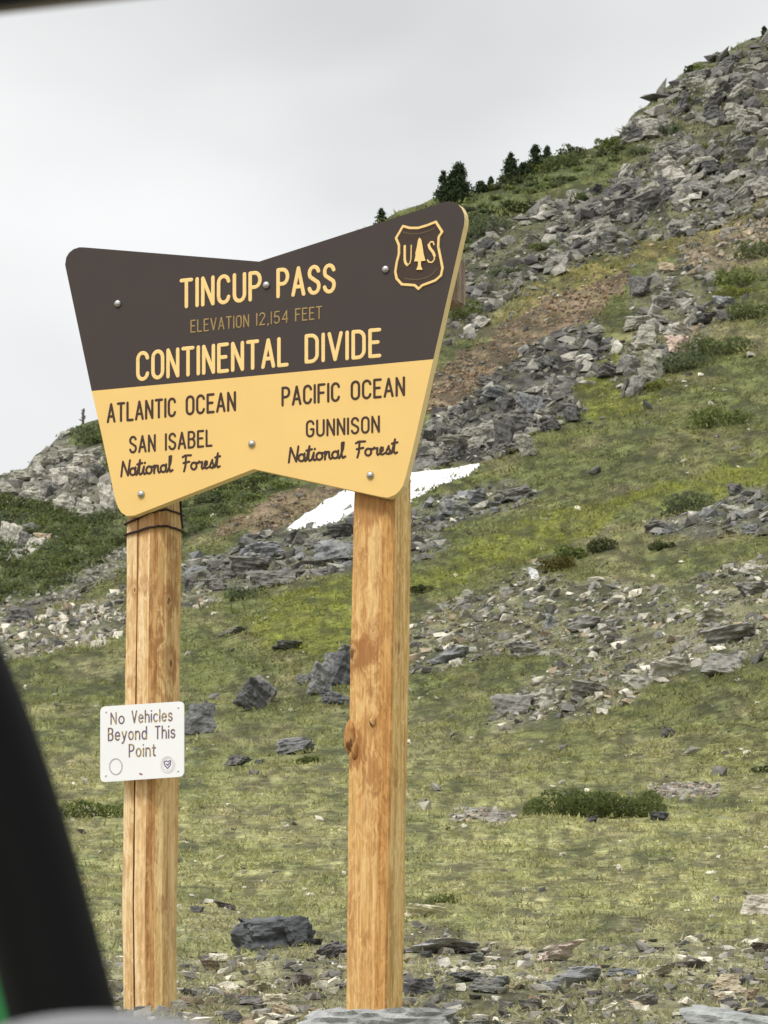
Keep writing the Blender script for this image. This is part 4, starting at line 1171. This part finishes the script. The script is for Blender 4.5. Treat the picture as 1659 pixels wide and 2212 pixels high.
# ------------------------------------------------------------------ snow left on the slope
SN = [(618, 1136), (640, 1118), (672, 1096), (700, 1076), (735, 1058), (770, 1046), (830, 1024), (890, 1014), (930, 1006), (985, 1004), (1020, 1000), (1040, 1000), (1036, 1004), (1028, 1006), (1020, 1010),
      (1010, 1018), (985, 1026), (960, 1036), (935, 1048), (905, 1060), (885, 1068), (850, 1080), (800, 1100), (770, 1112), (730, 1122), (690, 1130), (650, 1133)]
bm = bmesh.new()
sn = np.array(SN, float)
px_, py_ = np.meshgrid(np.linspace(600, 1080, 130), np.linspace(980, 1140, 60))
wxx = px_ + 10 * fbm(px_ / 22, py_ / 12, 3, 1); wyy = py_ + 7 * fbm(px_ / 20 + 9, py_ / 12, 3, 2)
ins = inpoly(wxx, wyy, SN)
# distance to the edge, for a rounded lip
dist = np.full(px_.shape, 1e9)
for i in range(len(sn)):
    a, b = sn[i], sn[(i + 1) % len(sn)]
    t = np.clip(((wxx - a[0]) * (b - a)[0] + (wyy - a[1]) * (b - a)[1]) / ((b - a) @ (b - a)), 0, 1)
    dist = np.minimum(dist, np.hypot(wxx - a[0] - t * (b - a)[0], wyy - a[1] - t * (b - a)[1]))
SP = surf(px_, py_)
thick = np.where(ins, 0.03 + 0.24 * (1 - np.exp(-dist / 10)), np.maximum(0.04 - 0.05 * dist, -.6)) + 0.03 * fbm(px_ / 14, py_ / 8, 3, 0)
SP[..., 2] += thick
ii = np.arange(px_.size).reshape(px_.shape)
keep = ins.copy(); keep[:-1] |= ins[1:]; keep[1:] |= ins[:-1]; keep[:, :-1] |= ins[:, 1:]; keep[:, 1:] |= ins[:, :-1]
kq = keep[:-1, :-1] & keep[1:, :-1] & keep[:-1, 1:] & keep[1:, 1:]
q = np.stack([ii[:-1, :-1], ii[1:, :-1], ii[1:, 1:], ii[:-1, 1:]], -1)[kq]
M_snow, nt_, b_ = mat('old_snow')
gp_ = N(nt_, 'ShaderNodeNewGeometry').outputs['Position']
f1_ = noise(nt_, gp_, 0.9, 6, 0.65); f2_ = noise(nt_, gp_, 3.5, 4, 0.6)
c_ = mix(nt_, (0.78, 0.785, 0.78), (0.52, 0.50, 0.46), maprange(nt_, f1_, 0.55, 0.75, 0, 0.7))
nt_.links.new(c_, b_.inputs['Base Color']); b_.inputs['Roughness'].default_value = 0.7
bump(nt_, b_, f2_, 0.8, 0.15)
me = np_mesh('snow_patch', SP.reshape(-1, 3), q, 4, smooth=True)
tag(link('snow_patch', me, M_snow), 'white tongue of old snow on the slope behind the right post', 'snow')
# ------------------------------------------------------------------ grass: short tufts, everywhere the stones leave room
def blades(X, Y, n_bl, h_m, w_m, cols, spread, name, material, kind='stuff', droop=.5):
    n = len(X)
    B = surf(X, Y)
    ang = rng.uniform(0, 2 * np.pi, (n, n_bl)); lean = rng.uniform(.15, 1.0, (n, n_bl)) * droop
    hh = h_m[:, None] * rng.uniform(.55, 1.15, (n, n_bl)); ww = w_m[:, None] * rng.uniform(.6, 1.3, (n, n_bl))
    r0 = spread[:, None] * np.sqrt(rng.random((n, n_bl))); a0 = rng.uniform(0, 2 * np.pi, (n, n_bl))
    bx = B[:, 0:1] + r0 * np.cos(a0); by = B[:, 1:2] + r0 * np.sin(a0); bz = B[:, 2:3] + np.zeros_like(bx) - 0.12 * hh
    tx = bx + np.cos(ang) * lean * hh; ty = by + np.sin(ang) * lean * hh; tz = bz + hh * np.clip(1 - 0.5 * lean, .25, 1)
    px, py = -np.sin(ang + rng.normal(0, .6, ang.shape)), np.cos(ang)
    V = np.stack([np.stack([bx - px * ww / 2, by - py * ww / 2, bz], -1), np.stack([bx + px * ww / 2, by + py * ww / 2, bz], -1), np.stack([tx, ty, tz], -1)], 2)
    Cc = np.repeat(np.clip(cols[:, None, :] * rng.uniform(.78, 1.25, (n, n_bl, 1)) * rng.uniform(.8, 1.25, (n, 1, 1)), 0, .8), 3, 1).reshape(-1, 3)
    me = np_mesh(name, V.reshape(-1, 3), np.arange(n * n_bl * 3), 3, Cc)
    return tag(link(name, me, material), kind=kind)
def grass_points(n, x0, x1, y0, y1):
    x = rng.uniform(x0, x1, n); y = rng.uniform(y0, y1, n)
    m = y > skyline(x) + 7
    keep = np.ones(n)
    for k, pr in (('ridge_scree', .6), ('slope_scree', .6), ('boulder_pile', .06), ('outcrop', .2), ('low_slabs', .5), ('mid_slabs', .35), ('pale_stones', .4), ('lower_band', .5), ('left_outcrop', .15),
                  ('gravel_strip', .4), ('rust', .12), ('tan_scree', .3), ('fore_gravel', .6), ('fore_pale', .15)):
        keep = np.where(in_reg(k, x, y), pr, keep)
    clump = fbm(x / 40, y / 14, 3, 2)
    keep = np.where(keep < .99, keep * np.clip(1 + 4 * clump, 0, 2.2), keep)
    m &= rng.random(n) < keep
    x, y = x[m], y[m]
    g_ = on_ground(surf(x, y))
    return x[g_], y[g_]
# cushions of turf: low rounded mats with dark gaps between them
def dome(seed):
    bm = bmesh.new()
    bmesh.ops.create_icosphere(bm, subdivisions=2, radius=1)
    r = np.random.default_rng(seed)
    co = np.array([v.co for v in bm.verts])
    bm.verts.index_update()
    tri = np.array([[v.index for v in f.verts] for f in bm.faces])
    bm.free()
    co *= 1 + .35 * (r.random((len(co), 1)) - .5)
    return co, tri
DOME = [dome(i) for i in range(6)]
cx_, cy_ = grass_points(15000, -200, 1860, 300, 2330)
Vs, Ts, Cs, off = [], [], [], 0
cc_ = cover(cx_, cy_); gp_c = gaps(cx_, cy_)
sl_ = np.interp(depth(cx_, cy_), [15, 50, 85, 143, 212], [.18, .22, .30, .37, .45])
B_ = surf(cx_, cy_); kk = np.linalg.norm(B_ - CAM, axis=1) / F
for i in range(len(cx_)):
    if gp_c[i] < .25 and rng.random() < .7: continue
    co, tri = DOME[rng.integers(6)]
    w = rng.uniform(5, 15) * (.55 + .55 * min(1, max(0, (cy_[i] - 900) / 900))) * kk[i]
    h = w * rng.uniform(.22, .42)
    V = co * np.array([w, w * 1.6, h])
    V[:, 2] += V[:, 1] * sl_[i]          # the cushion lies along the slope
    V += B_[i] - np.array([0, 0, h * .25])
    b0 = rng.uniform(.72, 1.35)
    c = np.clip(cc_[i] * b0 * np.array([rng.uniform(.88, 1.1), 1, rng.uniform(.8, 1.25)]), 0, .8)
    Vs.append(V); Ts.append(tri + off); Cs.append(c * rng.uniform(.75, 1.25, (len(co), 1))); off += len(co)
me = np_mesh('turf_cushions', np.concatenate(Vs), np.concatenate(Ts), 3, np.concatenate(Cs))
tag(link('turf_cushions', me, M_leaf), kind='stuff')
x, y = grass_points(105000, -220, 1880, 60, 2330)
D = depth(x, y)
cv = cover(x, y)
gr = np.array([0.20, 0.20, 0.055]); st = np.array([0.36, 0.33, 0.19])
u = rng.random((len(x), 1))
cols = cv * .75 + .25 * (gr * u + st * (1 - u))
gp = gaps(x, y)
cols *= np.clip(1.12 + 1.3 * fbm(x / 22, y / 8, 3, 2), .7, 1.6)[:, None] * (.5 + .64 * gp)[:, None]
hm = np.clip(0.00165 * D ** .86, .014, .20) * rng.uniform(.6, 1.4, len(x)) * np.where(y > 1990, 1.45, 1.2) * (.35 + .95 * gp)
blades(x, y, 8, hm, hm * .40, cols, hm * 2.4, 'grass', M_leaf, droop=1.5)

# ------------------------------------------------------------------ leafy cover: willow scrub as ground cover, named shrubs as things
def leaf_cloud(cen, nrm, size, col):
    n = len(cen)
    a = np.cross(nrm, rng.normal(size=(n, 3))); a /= np.linalg.norm(a, axis=1)[:, None] + 1e-9
    b = np.cross(nrm, a); b /= np.linalg.norm(b, axis=1)[:, None] + 1e-9
    s = size[:, None]
    V = np.stack([cen - a * s, cen + b * s * .45, cen + a * s, cen - b * s * .45], 1)
    return V.reshape(-1, 3), np.repeat(col, 4, 0)
def shrub_geo(x, y, w, h, col, n, leaf, lumps=9, deep=.8, top=1.0):
    """low shrub: overlapping lumps, leaf faces spread through each lump's outer shell"""
    P0 = surf(np.array(float(x)), np.array(float(y)))
    k = float(np.linalg.norm(P0 - CAM)) / F
    W, Hh = w / 2 * k, h * k
    cs = []
    for i in range(lumps):
        t = (i + .5) / lumps * 2 - 1
        cs.append((t * W * .85 + rng.normal(0, W * .06), rng.normal(0, W * deep * .22), Hh * (1 - .45 * t * t) * rng.uniform(.22, .48), W * rng.uniform(1.9, 2.7) / lumps + W * .06, Hh * rng.uniform(.4, .62)))
    pick = rng.integers(lumps, size=n)
    q = rng.normal(size=(n, 3)); q /= np.linalg.norm(q, axis=1)[:, None]
    q[:, 2] = np.where(q[:, 2] < -.8, -q[:, 2], q[:, 2])
    rad = rng.uniform(.72, 1.06, n) ** .7
    cs = np.array(cs)[pick]
    X = cs[:, 0] + q[:, 0] * cs[:, 3] * rad; Yv_ = cs[:, 1] + q[:, 1] * np.maximum(cs[:, 3], W * deep * .35) * rad; Z = np.maximum(cs[:, 2] + q[:, 2] * cs[:, 4] * rad, -.03 * Hh)
    cen = P0 + np.stack([X, Yv_, Z], -1)
    nr = q + rng.normal(0, .55, (n, 3)); nr /= np.linalg.norm(nr, axis=1)[:, None]
    c = np.array(col)[None] * rng.uniform(.65, 1.4, (n, 1))
    c[:, 0] *= rng.uniform(.85, 1.2, n)
    return cen, nr, np.full(n, leaf * k) * rng.uniform(.7, 1.3, n), c, P0, W, Hh
G1 = (0.125, 0.155, 0.060); G2 = (0.14, 0.175, 0.05); G3 = (0.125, 0.155, 0.080); G4 = (0.085, 0.10, 0.04); G5 = (0.20, 0.22, 0.05)
def shrub(x, y, w, h, col, label, n=900, leaf=4.2, lumps=9, group='shrubs on the slope', deep=.8):
    cen, nr, s, c, P0, W, Hh = shrub_geo(x, y, w, h, col, n, leaf, lumps, deep)
    e = empty('shrub', P0, label, 'shrub', group)
    V, cc = leaf_cloud(cen - P0, nr, s, c)
    me = np_mesh('foliage', V, np.arange(len(V)), 4, cc)
    link('foliage', me, M_leaf, e)
    bm = bmesh.new()
    for i in range(7):
        t = rng.uniform(-.8, .8)
        tube(bm, [(t * W * .5, 0, -.1 * Hh), (t * W * .6, 0.02 * W, .2 * Hh), (t * W * .8, .05 * W, .5 * Hh)], [.035 * Hh, .028 * Hh, .012 * Hh], 5)
    bm_obj('stem', bm, M_bark, e)
S = shrub
S(1292, 1763, 330, 66, (0.12, 0.15, 0.05), 'long low dark green shrub in the meadow right of the right post', 8000, 4.0, 17)
S(1484, 1114, 120, 46, G3, 'blue green rounded shrub in the bright grass at right', 1100, 4, 7)
S(1232, 1222, 70, 34, G2, 'green shrub at the head of the stony band', 700, 4)
S(1205, 1246, 80, 36, (0.12, 0.11, 0.03), 'olive tuft shrub beside the white block of the stony band', 700, 4)
S(1300, 1205, 66, 30, G4, 'dark shrub right of the green one at the head of the stony band', 600, 4)
S(1430, 1192, 60, 20, G4, 'dark flat shrub in the grass at right below the blue green one', 500, 4)
S(1640, 560, 120, 44, G1, 'dark green shrub at the right edge under the tan scree', 900, 4)
S(1610, 618, 150, 40, G2, 'green mat shrub right of the jointed outcrop, second from the top', 1000, 4, 10)
S(1600, 636, 130, 22, G5, 'bright lime green mat below the second shrub at right', 700, 4, 10)
S(1625, 690, 110, 36, G1, 'green mat at the right edge level with the jointed outcrop', 800, 4)
S(1545, 768, 170, 52, G1, 'dark green mat spreading right of the foot of the jointed outcrop', 1500, 4.2, 11)
S(1480, 795, 120, 40, G3, 'grey green mat at the foot of the jointed outcrop', 900, 4, 9)
S(1555, 920, 150, 46, G2, 'green mat in the grass below the jointed outcrop at right', 1100, 4.2, 10)
S(1430, 830, 90, 20, G5, 'bright green strip under the jointed outcrop', 600, 4)
S(530, 1312, 90, 26, G3, 'grey green low shrub between the posts right of the pale stones', 700, 4)
S(205, 1775, 170, 46, G2, 'green mat shrub left of the left post beside the black pillar', 1100, 4.6, 10)
S(915, 1290, 60, 18, G4, 'dark low shrub just right of the right post', 400, 4)
S(1060, 515, 110, 40, G3, 'grey green mat below the trees right of the board', 900, 3.6, 9)
S(1120, 470, 80, 36, (0.055, 0.07, 0.022), 'dark olive shrub on the slope below the skyline trees', 700, 3.6)
S(1105, 410, 60, 20, G4, 'dark shrub in the scree below the skyline trees', 400, 3.6)
S(1215, 375, 90, 36, G1, 'grey dark shrub on the skyline right of the trees', 800, 3.6)
S(1235, 350, 70, 30, G4, 'topmost dark shrub on the skyline right of the trees', 600, 3.6)
S(1320, 322, 70, 26, G2, 'green shrub on the skyline below the rock tooth', 600, 3.6)
S(1170, 380, 90, 22, G5, 'lime green mat on the skyline under the two thin trees', 700, 3.4)
S(1440, 300, 110, 22, G3, 'green mat inside the upper scree', 700, 3.6)
S(1540, 160, 80, 22, G2, 'green mat near the top right skyline', 600, 3.4)
S(1500, 158, 40, 20, G4, 'dark shrub on the top right skyline', 400, 3.4)
S(1560, 132, 44, 20, G4, 'dark shrub beside the top right skyline rocks', 400, 3.4)
S(1000, 690, 90, 50, G2, 'green shrub beside the right edge of the board under the beam', 800, 3.8)
S(1650, 1665, 60, 14, G4, 'dark tuft shrub at the right edge of the meadow', 300, 4)
S(665, 1648, 50, 18, G2, 'small green tuft shrub right of the low grey boulder', 400, 4)
S(955, 1972, 70, 24, (0.17, 0.20, 0.07), 'low green herb clump behind the cream stone right of the right post', 400, 4)
for (mx_, my_, mw_, c_, l_) in ((1540, 330, 90, G2, 'small green mat among the upper scree, right of the long one'), (1390, 350, 70, G3, 'grey green mat at the lower left of the upper scree'),
        (1600, 250, 70, G2, 'green mat high in the upper scree near the right edge'), (1280, 440, 90, G1, 'dark green mat in the grey scree under the skyline shrubs'), (1180, 545, 80, G2, 'green mat in the middle of the grey scree'),
        (1420, 420, 90, G2, 'green mat between the upper scree and the grey scree'), (1090, 600, 70, G3, 'grey green mat low in the grey scree beside the board'), (1480, 230, 60, G4, 'dark mat below the skyline of the upper scree')):
    S(mx_, my_, mw_, 16, c_, l_, 500, 3.6)
# willow scrub covering the left slope and the hollow under the board
VV, CC = [], []
n_s = 0
while n_s < 480:
    x = rng.uniform(-200, 1360); y = rng.uniform(300, 1390)
    if not in_reg('scrub', np.array([x]), np.array([y]))[0] or y < skyline(x) + (20 if x < 900 else 14): continue
    c = (G1, G2, G3, G4, G1)[rng.integers(5)]
    sc = 1.0 if y > 850 else .5
    cen, nr, s, c, P0, W, Hh = shrub_geo(x, y, rng.uniform(30, 64) * sc, rng.uniform(16, 30) * sc, c, 120, 4.4, 4)
    V, cc = leaf_cloud(cen, nr, s, c)
    VV.append(V); CC.append(cc); n_s += 1
VV = np.concatenate(VV); CC = np.concatenate(CC)
me = np_mesh('willow_scrub', VV, np.arange(len(VV)), 4, CC)
tag(link('willow_scrub', me, M_leaf), kind='stuff')

# ------------------------------------------------------------------ stunted spruces on the skyline
def spruce(x, y, h, w, label, n=1600, tops=1, col=(0.038, 0.055, 0.024)):
    P0 = surf(np.array(float(x)), np.array(float(y)))
    k = float(np.linalg.norm(P0 - CAM)) / F
    e = empty('spruce_tree', P0, label, 'tree', 'stunted spruces on the skyline')
    Hh, W = h * k, w * k
    stems = [(0, 0, 1.0)] + [(rng.uniform(-.34, .34) * W, rng.normal(0, .15) * W, rng.uniform(.5, .85)) for _ in range(tops - 1)]
    bm = bmesh.new()
    VV, CC = [], []
    for (sx, sy, sc) in stems:
        H1 = Hh * sc
        r0 = W * .62 * (1.0 if tops == 1 else .7)
        tube(bm, [(sx, sy, -.08 * H1), (sx + .01 * W, sy, .5 * H1), (sx, sy, .97 * H1)], [.045 * H1 * .6, .03 * H1 * .6, .006 * H1], 7)
        nb = int(64 * sc) + 20
        for i in range(nb):
            t = rng.uniform(.02, .98) ** 1.05
            ang = rng.uniform(0, 2 * np.pi)
            L = r0 * (1 - t) ** .85 * rng.uniform(.7, 1.12) + .02 * W
            z = t * H1
            d = np.array([math.cos(ang), math.sin(ang), rng.uniform(.0, .4)])
            tube(bm, [(sx, sy, z), tuple(np.array([sx, sy, z]) + d * L * .8)], [.006 * H1, .002 * H1], 4)
            m = int(n / nb / len(stems)) + 6
            u = rng.uniform(.1, 1.08, m)
            cen = np.array([sx, sy, z]) + d * (L * u)[:, None] + rng.normal(0, 1, (m, 3)) * np.array([.06 * W, .06 * W, .035 * Hh])
            nr = rng.normal(size=(m, 3)) + np.array([0, 0, .6]); nr /= np.linalg.norm(nr, axis=1)[:, None]
            c = np.array(col)[None] * rng.uniform(.55, 1.9) * rng.uniform(.7, 1.35, (m, 1))
            V, cc = leaf_cloud(cen, nr, np.full(m, 3.4 * k) * rng.uniform(.6, 1.3, m), c)
            VV.append(V); CC.append(cc)
    bm_obj('trunk', bm, M_bark, e)
    VV = np.concatenate(VV)
    me = np_mesh('crown', VV, np.arange(len(VV)), 4, np.concatenate(CC))
    link('crown', me, M_needle, e)
spruce(990, 448, 94, 72, 'biggest bushy dark spruce on the skyline just above the right corner of the board', 6500, 6)
spruce(958, 456, 78, 40, 'thin spruce leaning on the left side of the biggest spruce', 1500)
spruce(1038, 424, 26, 34, 'tiny low spruce right of the biggest spruce', 500)
spruce(1060, 420, 30, 20, 'tiny pointed spruce between the biggest spruce and the middle one', 450)
spruce(1104, 408, 64, 42, 'middle conical spruce alone on the skyline', 2100)
spruce(1157, 382, 60, 42, 'pointed spruce at the right of the skyline group', 1900)
spruce(1182, 370, 44, 28, 'small spruce at the right end of the skyline group', 1000)
spruce(1132, 394, 34, 40, 'low spruce at the foot of the pointed right one', 700)
spruce(824, 494, 38, 26, 'spruce tip just showing above the top edge of the board', 600)
spruce(1652, 90, 30, 18, 'tiny dark spruce at the top right corner', 250)
# dead snag on the left ridge
P0 = surf(np.array(179.0), np.array(916.0)); k = float(np.linalg.norm(P0 - CAM)) / F
e = empty('dead_tree', P0, 'small bare dead tree on the left ridge beside the board', 'tree')
M_dead = plain('dead_wood', (0.11, 0.085, 0.085), 0.9, scale=12, var=.25)
bm = bmesh.new()
tube(bm, [(0, 0, -3 * k), (.5 * k, 0, 14 * k), (0, 0, 24 * k), (1.2 * k, 0, 35 * k)], [3.0 * k, 2.6 * k, 3.0 * k, 1.6 * k], 8)
bm_obj('trunk', bm, M_dead, e)
for (z, dx, dz) in ((8, -9, 3), (9, -6, -1), (10, 6, 5), (16, 6, 3), (18, 5, -2), (22, -4, 4), (26, 4, 4), (29, -4, 3), (13, -4, 2), (31, 3, 3)):
    bm = bmesh.new()
    tube(bm, [(0.3 * k, 0, z * k), (dx * .6 * k, rng.normal(0, 2) * k, (z + dz * .4) * k), (dx * k, rng.normal(0, 3) * k, (z + dz) * k)], [1.6 * k, 1.3 * k, .8 * k], 5)
    bm_obj('branch', bm, M_dead, e)
# ------------------------------------------------------------------ the vehicle the photo is taken from: pillar, roof edge, cowl rim, green body
veh = empty('off_road_vehicle', (-0.2, 1.0, 0.4), 'out of focus green off road vehicle with black pillar along the left edge', 'vehicle')
M_blackp = plain('black_pillar_coating', (0.004, 0.0045, 0.0045), 0.7, var=0.3, scale=40, spec=0.12)
M_green = plain('green_body_paint', (0.012, 0.16, 0.035), 0.35, var=0.05, scale=20)
M_rim = plain('grey_cowl_plastic', (0.17, 0.17, 0.175), 0.38, var=0.2, scale=25)
M_lining = plain('pale_roof_lining', (0.62, 0.60, 0.57), 0.8, var=0.08, scale=25)
Yv = 1.45
edge = [(-700, 20), (-420, 480), (-200, 950), (0, 1375), (70, 1545), (132, 1722), (172, 1865), (205, 1985), (233, 2090), (258, 2190), (290, 2330), (330, 2480), (420, 2800)]
bm = bmesh.new()
rings = []
ex = np.array(edge, float)
tt = np.linspace(0, len(ex) - 1, 50)
ex = np.stack([np.interp(tt, np.arange(len(ex)), ex[:, 0]), np.interp(tt, np.arange(len(ex)), ex[:, 1])], -1)
ex = np.stack([np.convolve(np.pad(ex[:, k], 3, 'edge'), np.ones(7) / 7, 'valid') for k in (0, 1)], -1)
for x, y in ex:
    c = at(x - 122, y, Yv)
    d = Vector((1, 0, 0)); e = Vector((0, 1, 0))
    rings.append([bm.verts.new(Vector(c) + d * 0.0195 * math.cos(2 * math.pi * k / 24) + e * 0.026 * math.sin(2 * math.pi * k / 24)) for k in range(24)])
for A, B in zip(rings[:-1], rings[1:]):
    for k in range(24): bm.faces.new((A[k], A[(k + 1) % 24], B[(k + 1) % 24], B[k]))
bm.faces.new(rings[0]); bm.faces.new(rings[-1])
local(bm_obj('pillar', bm, M_blackp, smooth=True), veh)
# roof edge: black front bar with pale lining below it, only its lower corner reaches into view
def slab(name, quad, Y0, Y1, m):
    bm = bmesh.new()
    a = [bm.verts.new(at(x, y, Y0)) for x, y in quad]
    k = Y1 / Y0
    b = [bm.verts.new(Vector(v.co) + Vector((0, Y1 - Y0, 0.35 * (Y1 - Y0)))) for v in a]
    bm.faces.new(a); bm.faces.new(b)
    for i in range(len(a)): bm.faces.new((a[i], a[(i + 1) % len(a)], b[(i + 1) % len(a)], b[i]))
    bmesh.ops.bevel(bm, geom=bm.edges[:], offset=0.001, segments=2, affect='EDGES')
    return local(bm_obj(name, bm, m, smooth=False), veh)
slab('roof_bar', [(-760, -330), (900, -600), (900, -112), (-760, 120)], 1.30, 1.36, M_blackp)
slab('roof_lining', [(-760, 60), (900, -160), (900, -72), (-760, 118)], 1.365, 1.385, M_lining)
# cowl rim: shallow rounded hump across the bottom left corner
bm = bmesh.new()
rings = []
for i in range(41):
    t = -1 + 2 * i / 40
    x = 225 + t * 640
    top = 2186 + 330 * t * t * (0.55 + 0.45 * abs(t))
    c = Vector(at(x, top, 1.05))
    prof = [(0, -0.10, -0.25), (0, -0.012, -0.012), (0, -0.009, -0.004), (0, 0, 0), (0, 0.012, -0.0008), (0, 0.022, -0.004), (0, 0.028, -0.016), (0, 0.03, -0.10)]
    rings.append([bm.verts.new(c + Vector(q)) for q in prof])
for A, B in zip(rings[:-1], rings[1:]):
    for k in range(len(A)): bm.faces.new((A[k], A[(k + 1) % len(A)], B[(k + 1) % len(B)], B[k]))
bm.faces.new(rings[0]); bm.faces.new(rings[-1])
local(bm_obj('cowl', bm, M_rim, smooth=True), veh)
# green body side beyond the pillar, rising into view at the very corner
bm = bmesh.new()
prof = [(-900, 1500), (-520, 1640), (-260, 1830), (-60, 2010), (10, 2105), (70, 2290), (110, 2480), (140, 2900)]
A = [bm.verts.new(at(x, y, 1.75)) for x, y in prof] + [bm.verts.new(at(-900, 2900, 1.75))]
B = [bm.verts.new(Vector(v.co) + Vector((-0.02, 0.5, -0.02))) for v in A]
bm.faces.new(A); bm.faces.new(B)
for i in range(len(A)): bm.faces.new((A[i], A[(i + 1) % len(A)], B[(i + 1) % len(A)], B[i]))
bmesh.ops.bevel(bm, geom=bm.edges[:], offset=0.006, segments=3, affect='EDGES')
local(bm_obj('body_panel', bm, M_green), veh)
